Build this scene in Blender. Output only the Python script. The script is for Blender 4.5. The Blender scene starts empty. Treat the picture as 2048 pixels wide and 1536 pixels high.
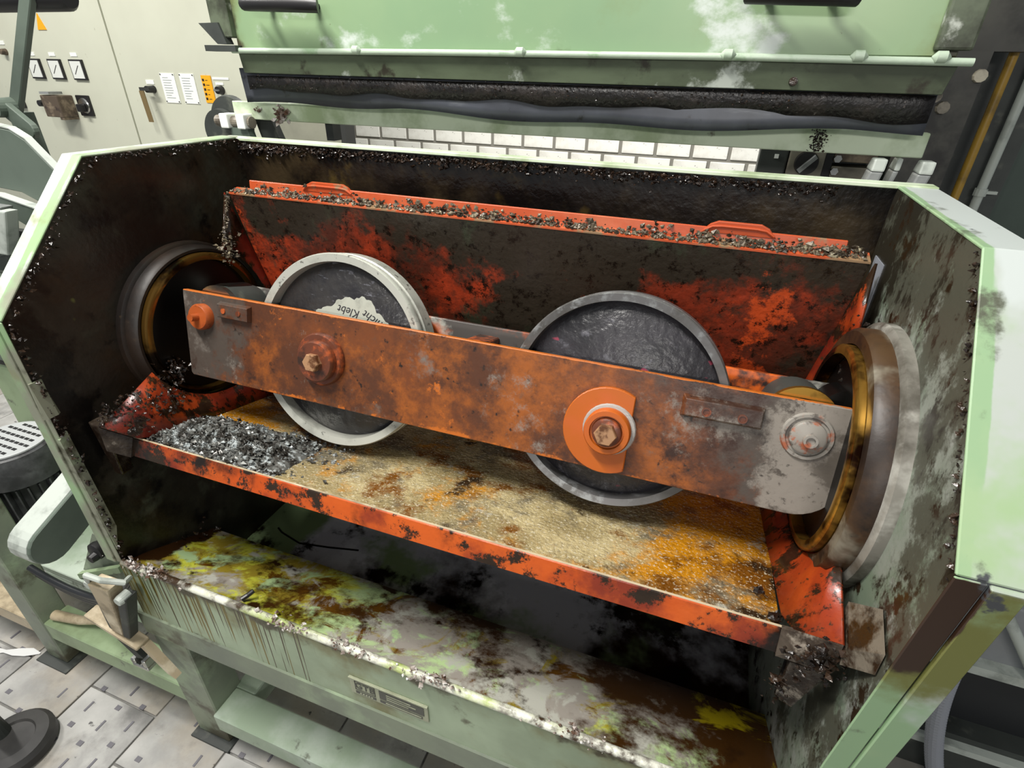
import bpy, bmesh, math, random
from mathutils import Vector, Matrix
from math import sin, cos, pi, radians

sc = bpy.context.scene
COL = sc.collection

# ------------------------------------------------------------------ camera
cam_d = bpy.data.cameras.new('camera')
cam_d.sensor_width = 36.0
cam_d.lens = 1075.37 / 2048 * 36.0
cam_d.clip_start = 0.02
cam = bpy.data.objects.new('camera', cam_d)
COL.objects.link(cam)
_r = Vector((0.93960191, 0.34170867, 0.01958135))
_d = Vector((0.18765809, -0.46647274, -0.86440015))
_f = Vector((-0.28623886, 0.81586664, -0.50242308))
_m = Matrix((( _r.x, -_d.x, -_f.x, 0.0), (_r.y, -_d.y, -_f.y, 0.0), (_r.z, -_d.z, -_f.z, 1.55), (0, 0, 0, 1)))
cam.matrix_world = _m
sc.camera = cam

# ------------------------------------------------------------------ world, lights, exposure
w = bpy.data.worlds.new('hall_light')
sc.world = w
w.use_nodes = True
w.node_tree.nodes['Background'].inputs[0].default_value = (0.93, 0.97, 1.0, 1)
w.node_tree.nodes['Background'].inputs[1].default_value = 0.33


def area(name, loc, target, sx, sy, power, col=(1, 0.97, 0.92)):
    l = bpy.data.lights.new(name, 'AREA')
    l.shape = 'RECTANGLE'
    l.size, l.size_y = sx, sy
    l.energy = power
    l.color = col
    o = bpy.data.objects.new(name, l)
    COL.objects.link(o)
    o.location = loc
    d = Vector(target) - Vector(loc)
    o.rotation_euler = d.to_track_quat('-Z', 'Y').to_euler()
    return o


area('tube_lamp', (-0.95, 0.04, 3.15), (-0.35, 0.72, 0.9), 1.3, 0.12, 84)
area('tube_lamp', (-3.3, 0.6, 3.4), (-3.0, 2.4, 1.2), 1.3, 0.2, 80)
area('tube_lamp', (-0.9, 2.7, 3.2), (-1.2, 4.2, 1.0), 1.4, 0.2, 110)
area('tube_lamp', (0.25, -3.0, 2.35), (-0.3, 1.0, 1.6), 1.3, 0.2, 40)

sc.view_settings.view_transform = 'Standard'
sc.view_settings.look = 'None'
sc.view_settings.exposure = 0.0
sc.view_settings.gamma = 1.0
sc.view_settings.use_curve_mapping = False

rnd = random.Random(7)


# ------------------------------------------------------------------ materials
def S(h):
    h = h.lstrip('#')
    v = [int(h[i:i + 2], 16) / 255 for i in (0, 2, 4)]
    return tuple(x / 12.92 if x <= 0.04045 else ((x + 0.055) / 1.055) ** 2.4 for x in v) + (1.0,)


def mat(name, base, rough=0.5, metal=0.0, layers=(), bump=(), org=(0, 0, 0), spec=0.5):
    """paint or metal with noise-shaped wear, stains and dirt.
    layer: col, s scale, t threshold, w softness, d detail, st stretch, r roughness, m metal, a amount,
           g list of (axis, from, to, weight) which shift the threshold along the object's own axes"""
    m = bpy.data.materials.new(name)
    m.use_nodes = True
    nt = m.node_tree
    N, L = nt.nodes, nt.links
    b = N['Principled BSDF']
    b.inputs['Specular IOR Level'].default_value = spec
    tc = N.new('ShaderNodeTexCoord')
    ad = N.new('ShaderNodeVectorMath')
    ad.operation = 'ADD'
    L.new(tc.outputs['Object'], ad.inputs[0])
    ad.inputs[1].default_value = org
    co = ad.outputs[0]
    sep = N.new('ShaderNodeSeparateXYZ')
    L.new(co, sep.inputs[0])
    col = N.new('ShaderNodeRGB')
    col.outputs[0].default_value = S(base)
    cur = col.outputs[0]
    rv = N.new('ShaderNodeValue')
    rv.outputs[0].default_value = rough
    curr = rv.outputs[0]
    mv = N.new('ShaderNodeValue')
    mv.outputs[0].default_value = metal
    curm = mv.outputs[0]
    for i, ly in enumerate(layers):
        st = ly.get('st', (1, 1, 1))
        mp = N.new('ShaderNodeMapping')
        mp.inputs['Scale'].default_value = st
        sd = ly.get('seed', i * 3.7 + len(name))
        mp.inputs['Location'].default_value = (sd, sd * 1.7, -sd)
        L.new(co, mp.inputs[0])
        no = N.new('ShaderNodeTexNoise')
        no.inputs['Scale'].default_value = ly.get('s', 5)
        no.inputs['Detail'].default_value = ly.get('d', 5)
        no.inputs['Roughness'].default_value = ly.get('nr', 0.62)
        no.inputs['Distortion'].default_value = ly.get('dist', 0.0)
        L.new(mp.outputs[0], no.inputs['Vector'])
        fac = no.outputs['Fac']
        for (ax, a, bb, wt) in ly.get('g', ()):
            mr = N.new('ShaderNodeMapRange')
            mr.interpolation_type = 'SMOOTHSTEP'
            lo, hi = (a, bb) if a < bb else (bb, a)
            mr.inputs['From Min'].default_value = lo
            mr.inputs['From Max'].default_value = hi
            mr.inputs['To Min'].default_value = 0 if a < bb else wt
            mr.inputs['To Max'].default_value = wt if a < bb else 0
            L.new(sep.outputs['XYZ'.index(ax)], mr.inputs['Value'])
            mm = N.new('ShaderNodeMath')
            L.new(fac, mm.inputs[0])
            L.new(mr.outputs[0], mm.inputs[1])
            fac = mm.outputs[0]
        mr = N.new('ShaderNodeMapRange')
        mr.interpolation_type = 'SMOOTHSTEP'
        t, wd = ly.get('t', 0.5), ly.get('w', 0.05)
        mr.inputs['From Min'].default_value = t - wd
        mr.inputs['From Max'].default_value = t + wd
        mr.inputs['To Max'].default_value = ly.get('a', 1.0)
        L.new(fac, mr.inputs['Value'])
        fo = mr.outputs[0]
        mx = N.new('ShaderNodeMix')
        mx.data_type = 'RGBA'
        L.new(fo, mx.inputs[0])
        L.new(cur, mx.inputs[6])
        mx.inputs[7].default_value = S(ly['col'])
        cur = mx.outputs[2]
        for key in ('r', 'm'):
            if ly.get(key) is not None:
                mf = N.new('ShaderNodeMix')
                L.new(fo, mf.inputs[0])
                L.new(curr if key == 'r' else curm, mf.inputs[2])
                mf.inputs[3].default_value = ly[key]
                if key == 'r':
                    curr = mf.outputs[0]
                else:
                    curm = mf.outputs[0]
    L.new(cur, b.inputs['Base Color'])
    L.new(curr, b.inputs['Roughness'])
    L.new(curm, b.inputs['Metallic'])
    prev = None
    for (s_, st_, d_) in bump:
        no = N.new('ShaderNodeTexNoise')
        no.inputs['Scale'].default_value = s_
        no.inputs['Detail'].default_value = 4
        L.new(co, no.inputs['Vector'])
        bp = N.new('ShaderNodeBump')
        bp.inputs['Strength'].default_value = st_
        bp.inputs['Distance'].default_value = d_
        L.new(no.outputs['Fac'], bp.inputs['Height'])
        if prev:
            L.new(prev, bp.inputs['Normal'])
        prev = bp.outputs['Normal']
    if prev:
        L.new(prev, b.inputs['Normal'])
    return m


# ------------------------------------------------------------------ mesh helpers
def link(name, me, parent=None, loc=(0, 0, 0)):
    o = bpy.data.objects.new(name, me)
    COL.objects.link(o)
    o.location = loc
    if parent is not None:
        o.parent = parent
    return o


def tag(o, label=None, cat=None, group=None, kind=None):
    if label:
        o['label'] = label
    if cat:
        o['category'] = cat
    if group:
        o['group'] = group
    if kind:
        o['kind'] = kind
    return o


def thing(name, loc, label, cat, group=None, kind=None, rot=(0, 0, 0)):
    o = bpy.data.objects.new(name, None)
    o.empty_display_size = 0.1
    COL.objects.link(o)
    o.location = loc
    o.rotation_euler = rot
    return tag(o, label, cat, group, kind)


class MB:
    """collects shapes given in world (or parent-rotated) coordinates, then links ONE mesh object"""

    def __init__(self):
        self.bm = bmesh.new()

    def box(self, x0, x1, y0, y1, z0, z1):
        return self.hexa([(x0, y0, z0), (x1, y0, z0), (x1, y1, z0), (x0, y1, z0),
                          (x0, y0, z1), (x1, y0, z1), (x1, y1, z1), (x0, y1, z1)])

    def hexa(self, p):
        v = [self.bm.verts.new(q) for q in p]
        for f in ((0, 3, 2, 1), (4, 5, 6, 7), (0, 1, 5, 4), (1, 2, 6, 5), (2, 3, 7, 6), (3, 0, 4, 7)):
            self.bm.faces.new([v[i] for i in f])
        return self

    def prism(self, poly, axis, a, b):
        """polygon in the plane across axis (x: (y,z), y: (x,z), z: (x,y)), extruded from a to b"""
        def pt(u, v, t):
            return {'x': (t, u, v), 'y': (u, t, v), 'z': (u, v, t)}[axis]
        va = [self.bm.verts.new(pt(u, v, a)) for u, v in poly]
        vb = [self.bm.verts.new(pt(u, v, b)) for u, v in poly]
        n = len(poly)
        self.bm.faces.new(va)
        self.bm.faces.new(vb[::-1])
        for i in range(n):
            self.bm.faces.new((va[i], vb[i], vb[(i + 1) % n], va[(i + 1) % n]))
        return self

    def lathe(self, prof, c, axis='z', seg=48, closed=False):
        """prof: (radius, height along axis)"""
        rings = []
        for r, h in prof:
            ring = []
            for i in range(seg):
                a = 2 * pi * i / seg
                u, v = r * cos(a), r * sin(a)
                p = {'x': (h, u, v), 'y': (u, h, v), 'z': (u, v, h)}[axis]
                ring.append(self.bm.verts.new((c[0] + p[0], c[1] + p[1], c[2] + p[2])))
            rings.append(ring)
        pairs = list(zip(rings[:-1], rings[1:]))
        if closed:
            pairs.append((rings[-1], rings[0]))
        for A, B in pairs:
            for i in range(seg):
                j = (i + 1) % seg
                self.bm.faces.new((A[i], A[j], B[j], B[i]))
        if not closed:
            for ring, (r, h) in ((rings[0], prof[0]), (rings[-1], prof[-1])):
                if r > 1e-6:
                    self.bm.faces.new(ring)
        return self

    def tube(self, pts, r, seg=10, caps=True):
        pts = [Vector(p) for p in pts]
        rings = []
        up = None
        for i, p in enumerate(pts):
            t = (pts[min(i + 1, len(pts) - 1)] - pts[max(i - 1, 0)]).normalized()
            if up is None:
                up = Vector((0, 0, 1)) if abs(t.z) < 0.9 else Vector((1, 0, 0))
            a = t.cross(up).normalized()
            bb = a.cross(t).normalized()
            up = bb
            rr = r[i] if isinstance(r, (list, tuple)) else r
            rings.append([self.bm.verts.new(p + (a * cos(2 * pi * k / seg) + bb * sin(2 * pi * k / seg)) * rr) for k in range(seg)])
        for A, B in zip(rings[:-1], rings[1:]):
            for k in range(seg):
                self.bm.faces.new((A[k], A[(k + 1) % seg], B[(k + 1) % seg], B[k]))
        if caps:
            self.bm.faces.new(rings[0][::-1])
            self.bm.faces.new(rings[-1])
        return self

    def strip(self, poly, t0=0.0):
        """sheet through an ordered list of quads [(p,q), ...]"""
        vs = [(self.bm.verts.new(p), self.bm.verts.new(q)) for p, q in poly]
        for (a, b), (c, d) in zip(vs[:-1], vs[1:]):
            self.bm.faces.new((a, b, d, c))
        return self

    def chips(self, n, place, size, rng, flat=0.55):
        for i in range(n):
            p = Vector(place(i))
            s = size * (0.35 + 1.3 * rng.random() ** 2)
            e = Matrix.Rotation(rng.random() * 6.3, 3, 'X') @ Matrix.Rotation(rng.random() * 6.3, 3, 'Z')
            dirs = [(1, 0, 0), (-1, 0, 0), (0, 1, 0), (0, -1, 0), (0, 0, 1), (0, 0, -1)]
            v = [self.bm.verts.new(p + e @ Vector((d[0] * s * (.6 + .8 * rng.random()), d[1] * s * (.5 + .7 * rng.random()), d[2] * s * flat)))
                 for d in dirs]
            for f in ((0, 2, 4), (2, 1, 4), (1, 3, 4), (3, 0, 4), (2, 0, 5), (1, 2, 5), (3, 1, 5), (0, 3, 5)):
                self.bm.faces.new([v[k] for k in f])
        return self

    def build(self, name, m, parent=None, off=(0, 0, 0), bevel=0.0, seg=2, smooth=False, solid=0.0, loc=(0, 0, 0)):
        bm = self.bm
        bmesh.ops.recalc_face_normals(bm, faces=bm.faces)
        if off != (0, 0, 0):
            bmesh.ops.translate(bm, verts=bm.verts, vec=(-off[0], -off[1], -off[2]))
        if bevel > 0:
            es = [e for e in bm.edges if len(e.link_faces) == 2 and e.calc_face_angle(0) > 0.5]
            bmesh.ops.bevel(bm, geom=es, offset=bevel, segments=seg, profile=0.6, affect='EDGES', clamp_overlap=True)
        me = bpy.data.meshes.new(name)
        bm.to_mesh(me)
        bm.free()
        if smooth:
            for p in me.polygons:
                p.use_smooth = True
            try:
                me.set_sharp_from_angle(angle=radians(38))
            except Exception:
                pass
        me.materials.append(m)
        o = link(name, me, parent, loc)
        if solid:
            md = o.modifiers.new('thick', 'SOLIDIFY')
            md.thickness = solid
            md.offset = 0
        return o


def arc(cx, cy, r, a0, a1, n):
    return [(cx + r * cos(radians(a0 + (a1 - a0) * i / n)), cy + r * sin(radians(a0 + (a1 - a0) * i / n))) for i in range(n + 1)]


def rrect(x0, x1, y0, y1, r, n=5):
    return (arc(x1 - r, y1 - r, r, 0, 90, n) + arc(x0 + r, y1 - r, r, 90, 180, n) +
            arc(x0 + r, y0 + r, r, 180, 270, n) + arc(x1 - r, y0 + r, r, 270, 360, n))


def stadium(p, q, r, n=8):
    a = math.degrees(math.atan2(q[1] - p[1], q[0] - p[0]))
    return arc(p[0], p[1], r, a + 90, a + 270, n) + arc(q[0], q[1], r, a - 90, a + 90, n)


def text_mesh(name, body, size, m, parent, mw, depth=0.0006, shear=0.0):
    cu = bpy.data.curves.new(name, 'FONT')
    cu.body = body
    cu.size = size
    cu.align_x = 'CENTER'
    cu.align_y = 'CENTER'
    cu.extrude = depth
    cu.shear = shear
    tmp = bpy.data.objects.new(name + '_tmp', cu)
    COL.objects.link(tmp)
    dg = bpy.context.evaluated_depsgraph_get()
    me = bpy.data.meshes.new_from_object(tmp.evaluated_get(dg))
    bpy.data.objects.remove(tmp)
    me.name = name
    me.transform(mw)
    me.materials.clear()
    me.materials.append(m)
    return link(name, me, parent)


# ================================================================== materials in use
HR = (-0.37, 0.73, 0.0)                                   # base of the machine
DARK, BROWN = '#15110d', '#2a1c12'

m_wallbrick = mat('white_painted_brick', '#e6e6df', 0.6, layers=[dict(col='#cfcdc4', s=6, t=.6, w=.12), dict(col='#8d8a80', s=40, t=.68, w=.05)], bump=[(60, .2, .002)])
m_mortar = mat('grey_mortar', '#7c7a72', 0.85, bump=[(80, .3, .003)])
m_floor = mat('floor_ground', '#8b8a86', 0.6, layers=[dict(col='#5f5d58', s=3, t=.52, w=.1)])
m_tile = mat('stone_tile', '#b3b2ae', 0.5, layers=[
    dict(col='#908f8c', s=4, t=.5, w=.15, d=8), dict(col='#a49884', s=3, t=.6, w=.12, d=6, a=.6),
    dict(col='#5a5957', s=5, t=.6, w=.1, d=8, a=.85), dict(col='#3a3938', s=30, t=.68, w=.04, d=4)], bump=[(50, .15, .002)])
m_mark = mat('dark_stud', '#66646a', 0.6)
m_cab = mat('beige_enamel', '#c6c8b6', 0.45, layers=[dict(col='#b9baa9', s=1.2, t=.55, w=.25), dict(col='#a3a28f', s=25, t=.72, w=.05)])
m_cabshade = mat('beige_side_enamel', '#8f8f7f', 0.55, layers=[dict(col='#77776a', s=3, t=.55, w=.2)])  # darker beige, the end panel's shadow painted into its colour
m_seam = mat('seam_black', '#2c2d2b', 0.7)
m_white = mat('white_label', '#e9ece6', 0.5)
m_print = mat('grey_print', '#9aa0a0', 0.6)
m_black = mat('black_plastic', '#1c1b1c', 0.4)
m_brownbox = mat('brown_bakelite', '#55493c', 0.5, layers=[dict(col='#857763', s=14, t=.55, w=.08), dict(col='#3a2f28', s=20, t=.6, w=.06)])
m_yellow = mat('yellow_sign', '#e6a413', 0.5)
m_brass = mat('brass_tag', '#84714d', 0.45, 0.5)
m_chrome = mat('worn_chrome', '#bdbdb8', 0.25, 1.0)
m_glass = mat('meter_face', '#d9dcd6', 0.15)

GREEN = '#9dbd8c'
m_hood = mat('hood_green', '#7d9a77', 0.33, org=(-.36, 1.07, 1.7), layers=[
    dict(col='#93a87f', s=1.6, t=.55, w=.2, a=.7),
    dict(col='#7b8558', s=5, t=.68, w=.14, g=[('X', -.93, -1.02, .3), ('X', .2, .30, .26)], d=6),
    dict(col='#4d4a36', s=9, t=.72, w=.08, g=[('X', -.97, -1.03, .34), ('X', .245, .29, .3), ('Z', 1.6, 1.575, .05)], d=6),
    dict(col='#c6cec8', s=12, t=.64, w=.1, seed=3.1, st=(1, 1, 1.4), g=[('X', -.12, -.03, .25), ('X', .03, .09, -.33), ('Z', 1.66, 1.70, -.2), ('X', -.5, -.2, -.08)], d=8, r=.4),
    dict(col='#574a37', s=60, t=.77, w=.03, d=3, r=.5)], bump=[(10, .05, .004)])
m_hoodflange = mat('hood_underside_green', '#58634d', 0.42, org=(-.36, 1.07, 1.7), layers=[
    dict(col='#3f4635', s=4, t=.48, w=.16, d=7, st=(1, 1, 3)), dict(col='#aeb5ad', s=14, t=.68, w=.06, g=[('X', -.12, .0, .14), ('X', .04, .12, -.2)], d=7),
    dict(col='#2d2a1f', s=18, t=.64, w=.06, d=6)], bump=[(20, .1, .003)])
m_bead = mat('weld_bead_pale_green', '#b0c0ac', 0.35, layers=[dict(col='#8fa988', s=20, t=.6, w=.08)], bump=[(30, .4, .004)])
m_hoodedge = mat('hood_edge_grime', '#5a6350', 0.5, layers=[dict(col='#2f3226', s=9, t=.5, w=.1), dict(col='#b9beb4', s=16, t=.66, w=.06)])
m_rubber = mat('rubber_sheet', '#454850', 0.42, layers=[dict(col='#35373d', s=6, t=.5, w=.15), dict(col='#7d8086', s=3, t=.66, w=.08, st=(1, 1, 6)), dict(col='#1c1a1a', s=25, t=.66, w=.05)], bump=[(8, .15, .01)])
m_sludge = mat('black_sludge', '#131010', 0.4, layers=[dict(col='#241e1b', s=30, t=.55, w=.08, r=.5), dict(col='#5b5450', s=150, t=.69, w=.04, r=.2)], bump=[(160, .6, .003), (40, .3, .004)])
m_bar = mat('pale_green_bar', '#d0ddc2', 0.4, layers=[dict(col='#9aab84', s=7, t=.56, w=.12), dict(col='#5d4a33', s=16, t=.71, w=.05)])
m_greyst = mat('grey_steel', '#9b9e9c', 0.4, 0.3, layers=[dict(col='#6f7371', s=9, t=.55, w=.12)])
m_darkst = mat('dark_steel', '#3b3f3c', 0.5, layers=[dict(col='#292c2a', s=5, t=.52, w=.14), dict(col='#54574f', s=14, t=.64, w=.07)])
m_column = mat('grimy_column_steel', '#3a3936', 0.5, layers=[dict(col='#4d4c45', s=4, t=.52, w=.16), dict(col='#201f1d', s=7, t=.55, w=.1)])
m_neigh = mat('dark_green_panel', '#45524a', 0.4, layers=[dict(col='#3a453e', s=3, t=.5, w=.2), dict(col='#1d221f', s=60, t=.72, w=.03)])
m_pipey = mat('ochre_pipe_paint', '#a8842f', 0.45, layers=[dict(col='#7e6326', s=12, t=.58, w=.1)])
m_pipew = mat('pale_pipe_paint', '#b5bcb4', 0.4, layers=[dict(col='#8d938c', s=12, t=.6, w=.1)])
m_armgreen = mat('grey_green_paint', '#5f6b60', 0.45, layers=[dict(col='#4d584e', s=5, t=.55, w=.15)])
m_frame = mat('frame_green', '#838d78', 0.42, org=HR, layers=[
    dict(col='#70786a', s=4, t=.5, w=.16, d=6), dict(col='#98a98b', s=6, t=.62, w=.1, d=6),
    dict(col='#4e4c3c', s=9, t=.63, w=.08, d=7, g=[('Z', .12, .0, .14)])])
m_framelight = mat('rail_light_green', '#97ab86', 0.4, layers=[dict(col='#7d8d6b', s=6, t=.58, w=.12), dict(col='#54544a', s=20, t=.68, w=.06)])
m_railgrey = mat('rail_worn_grey_green', '#b3bfb1', 0.4, layers=[dict(col='#93a48d', s=6, t=.5, w=.15), dict(col='#6a7062', s=20, t=.66, w=.06)])

m_plateL = mat('oily_end_plate', '#2b251e', 0.4, org=HR, layers=[
    dict(col='#3b3d32', s=3.2, t=.54, w=.16, d=6), dict(col='#17120e', s=5, t=.5, w=.16, d=7, r=.3),
    dict(col='#2f2013', s=6, t=.58, w=.12, d=6, r=.25), dict(col='#565b4c', s=5, t=.7, w=.08, d=6, g=[('Z', 1.05, .95, .08), ('Y', .8, .7, .02)]),
    dict(col='#585a30', s=13, t=.74, w=.03, d=3, g=[('Z', 1.1, .95, .05)]),
    dict(col='#0f0c0a', s=14, t=.6, w=.06, d=6, g=[('Y', .56, .47, .14)], r=.3)], bump=[(90, .2, .003), (14, .12, .006)])
m_plateR = mat('grey_green_end_plate', '#84897f', 0.42, org=HR, layers=[
    dict(col='#6b7866', s=5, t=.5, w=.08, d=8, nr=.7), dict(col='#989a95', s=7, t=.6, w=.07, d=8, nr=.7),
    dict(col='#4a4b40', s=9, t=.54, w=.05, d=9, nr=.72, st=(1, 1.1, .9), g=[('Z', 1.15, 1.34, .1), ('Y', .8, .98, .12), ('Y', .62, .5, .05)]),
    dict(col='#29261e', s=14, t=.61, w=.04, d=9, nr=.72, st=(1, 1.2, .8), g=[('Y', .8, .98, .15), ('Y', .56, .46, .07), ('Z', 1.1, 1.38, .07)], r=.3),
    dict(col='#2a1e12', s=22, t=.63, w=.04, d=6, r=.2, g=[('Y', .56, .46, .03)])], bump=[(60, .15, .003)])
m_backwall = mat('oily_back_wall', '#17110d', 0.3, org=HR, layers=[
    dict(col='#33291a', s=4, t=.56, w=.1, d=6, g=[('Z', 1.2, 1.36, .04)]), dict(col='#47391b', s=8, t=.64, w=.05, d=4, g=[('X', -.75, -.6, .04), ('X', -.2, -.1, -.1)]),
    dict(col='#0c0908', s=7, t=.52, w=.12, r=.2)], bump=[(80, .4, .003)])
m_flangeL = mat('flange_pale_green', '#94b387', 0.35, org=HR, layers=[
    dict(col='#c3cac3', s=9, t=.5, w=.06, d=6, g=[('X', -1.012, -1.024, .5), ('X', -1.003, -1.012, -.35), ('Z', 1.19, 1.15, -.5)]),
    dict(col='#98c07c', s=5, t=.58, w=.12), dict(col='#8a8f62', s=8, t=.66, w=.08, d=6),
    dict(col='#8d8f7d', s=6, t=.53, w=.1, d=7, g=[('Z', 1.19, 1.12, .12), ('X', -1.012, -1.02, -.08)]),
    dict(col='#4c4a3b', s=14, t=.66, w=.07, g=[('Z', 1.19, 1.0, .1), ('X', -1.012, -1.02, -.12)], d=6)])
m_flangeR = mat('flange_bright_green', '#8daa84', 0.35, org=HR, layers=[
    dict(col='#adb3ad', s=6, t=.5, w=.06, d=6, g=[('X', .272, .282, .45), ('X', .272, .264, -.3), ('Z', 1.178, 1.17, -.6)]),
    dict(col='#98b088', s=6, t=.6, w=.1),
    dict(col='#b9c0bd', s=5, t=.75, w=.08, g=[('Y', .54, .66, .35), ('X', .27, .285, .15), ('X', .27, .262, -.4)]),
    dict(col='#56594b', s=12, t=.62, w=.06, d=8, g=[('Y', .52, .6, .05), ('X', .275, .285, -.1), ('X', .29, .30, -.02)]),
    dict(col='#6d6f3c', s=8, t=.76, w=.12, d=7, g=[('Z', 1.180, 1.174, .42), ('Z', 1.09, .93, -.42)]),
    dict(col='#35241a', s=7, t=.78, w=.06, d=6, g=[('Z', 1.180, 1.174, .5), ('Z', 1.08, .98, -.5), ('X', .282, .288, -.38)], r=.3),
    dict(col='#45474a', s=16, t=.70, w=.03, d=5)], bump=[(20, .05, .003)])
m_ledge = mat('ledge_stained_green', '#b1ca92', 0.2, org=HR, layers=[
    dict(col='#c2c644', s=6, t=.49, w=.07, d=8, nr=.7, dist=.5, g=[('X', -.5, -.8, .16), ('X', -.62, -.45, -.12)]),
    dict(col='#99938a', s=6, t=.51, w=.045, d=8, nr=.7, g=[('X', -.62, -.45, .1), ('X', -.9, -.7, .0)], dist=.5),
    dict(col='#93822c', s=8, t=.58, w=.05, d=8, nr=.7, dist=.6, g=[('X', -.55, -.7, .04)]), dict(col='#5d3d10', s=9, t=.605, w=.04, d=8, nr=.68, dist=.8, g=[('X', -.8, -.3, .02)], r=.12),
    dict(col='#b3b3a8', s=12, t=.62, w=.04, d=7, g=[('X', -.5, -.42, .05), ('X', .05, .15, -.1)], dist=.4),
    dict(col='#a9c48f', s=11, t=.60, w=.04, d=7, dist=.4, g=[('X', .0, .1, -.1)]),
    dict(col='#38220b', s=5, t=.56, w=.07, d=8, nr=.68, g=[('X', -.45, -.35, .03), ('X', -.1, .22, .17)], r=.1),
    dict(col='#948512', s=10, t=.67, w=.04, d=5, dist=.6, g=[('X', .1, .18, .08)]),
    dict(col='#2c1a0a', s=10, t=.6, w=.05, d=6, g=[('X', -.93, -1.0, .25)], r=.1)], bump=[(14, .12, .006), (90, .15, .002)])
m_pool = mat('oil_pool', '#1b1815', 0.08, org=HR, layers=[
    dict(col='#bcbdc6', s=3.5, t=.47, w=.03, d=9, nr=.7, r=.3, g=[('X', -.75, -.5, .06), ('X', -.25, .0, -.15)]), dict(col='#cfd1d8', s=5, t=.58, w=.04, d=8, r=.3, g=[('X', -.25, .0, -.15)]), dict(col='#261405', s=5, t=.58, w=.1, r=.05, g=[('X', -.2, .1, .1)]),  # pale grey layers paint reflections on the oil along with residue
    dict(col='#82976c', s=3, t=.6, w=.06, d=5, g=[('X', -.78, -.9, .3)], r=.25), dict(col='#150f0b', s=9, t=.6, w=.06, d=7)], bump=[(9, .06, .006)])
m_panel = mat('panel_sage', '#8e9c82', 0.4, org=HR, layers=[
    dict(col='#a7b89b', s=3, t=.52, w=.12, g=[('X', -.5, -.8, .1)]), dict(col='#7d7a55', s=5, t=.58, w=.12, g=[('Z', .58, .66, .12)], d=6),
    dict(col='#6d6122', s=110, t=.65, w=.03, d=1, st=(1, 1, .02), g=[('X', -.72, -.80, .04), ('X', -.56, -.5, -.2), ('Z', .52, .63, .06)], r=.25),
    dict(col='#3f3413', s=170, t=.675, w=.03, d=1, st=(1, 1, .02), g=[('X', -.56, -.5, -.2), ('Z', .50, .63, .06)], r=.25),
    dict(col='#4b4631', s=10, t=.64, w=.06, d=7, g=[('Z', .61, .67, .1)])])
m_lip = mat('lip_worn_white', '#dedfd0', 0.35, org=HR, layers=[dict(col='#a9b96a', s=9, t=.56, w=.1), dict(col='#3b2c1d', s=14, t=.6, w=.06, d=6, g=[('X', -.75, -.95, .12)]), dict(col='#8e8a80', s=25, t=.58, w=.08)], bump=[(60, .6, .006)])
m_lipcrust = mat('pale_crust', '#b5aca4', 0.25, layers=[dict(col='#5b4436', s=40, t=.5, w=.08, r=.15), dict(col='#e6e4e0', s=60, t=.6, w=.06)])
m_crust = mat('dark_greasy_crust', '#1d1510', 0.22, layers=[dict(col='#392b21', s=50, t=.55, w=.08, r=.15), dict(col='#7a6f64', s=90, t=.7, w=.04)], bump=[(150, .5, .003)])
m_swarf = mat('grey_swarf', '#6d6e6a', 0.3, 0.25, layers=[dict(col='#35322d', s=45, t=.5, w=.08), dict(col='#b4bbbb', s=70, t=.58, w=.05, r=.2)])
m_swarfb = mat('brown_swarf', '#6b604f', 0.4, 0.15, layers=[dict(col='#2d241b', s=45, t=.5, w=.08), dict(col='#a39a80', s=70, t=.62, w=.06)])

m_troughback = mat('trough_back_orange', '#85301a', 0.42, org=(-.36, .76, .93), layers=[
    dict(col='#ad3d1e', s=5, t=.56, w=.06, d=9, nr=.72), dict(col='#4f2417', s=5, t=.51, w=.07, d=9, nr=.72),
    dict(col='#2f281f', s=4.2, t=.545, w=.05, d=9, nr=.7, g=[('X', -.75, -.35, .08), ('X', -.25, .0, -.07), ('Z', 1.22, 1.31, .12), ('X', -.86, -.93, -.08)]),
    dict(col='#363a2b', s=7, t=.6, w=.06, d=9, nr=.7, st=(1.4, 1, .8)), dict(col='#c24a1e', s=8, t=.66, w=.035, d=9, nr=.72, g=[('X', -.05, .05, .13), ('X', .12, .19, -.12), ('X', -.84, -.90, .13), ('Z', 1.25, 1.31, -.06)]),
    dict(col='#1a130e', s=45, t=.57, w=.05, d=8, nr=.78, r=.25)], bump=[(90, .35, .003), (18, .15, .006)])
m_troughtop = mat('trough_flange_orange', '#b24a24', 0.4, org=(-.36, .76, .93), layers=[dict(col='#b85f3c', s=8, t=.55, w=.12), dict(col='#8a6f52', s=18, t=.63, w=.05, d=7, g=[('Z', 1.335, 1.32, .1)])], bump=[(40, .2, .003)])
m_troughend = mat('trough_end_orange', '#a84515', 0.35, org=(-.36, .76, .93), layers=[
    dict(col='#953514', s=6, t=.5, w=.12, d=6), dict(col='#6d2014', s=6, t=.55, w=.1, d=6, g=[('X', -.6, -.9, .12)]), dict(col='#2a1c12', s=16, t=.56, w=.03, d=9, nr=.7, st=(1, 1, .6), g=[('Z', 1.2, 1.32, .12), ('X', -.6, -.9, .04)], r=.22),
    dict(col='#3a2a1a', s=70, t=.62, w=.04, d=4)], bump=[(60, .3, .003)])
m_troughfront = mat('trough_front_orange', '#b84a12', 0.35, org=(-.36, .76, .93), layers=[
    dict(col='#c2561a', s=5, t=.5, w=.12, g=[('X', -.5, .1, .08)]), dict(col='#7d2c16', s=6, t=.58, w=.08, d=7, g=[('X', -.6, -.9, .12)]),
    dict(col='#2b1f14', s=20, t=.55, w=.03, d=9, nr=.74, r=.25), dict(col='#1b130d', s=8, t=.58, w=.08, d=6, g=[('X', .1, .2, .2), ('X', -.88, -.95, .15)], r=.2)], bump=[(50, .25, .003)])
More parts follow.
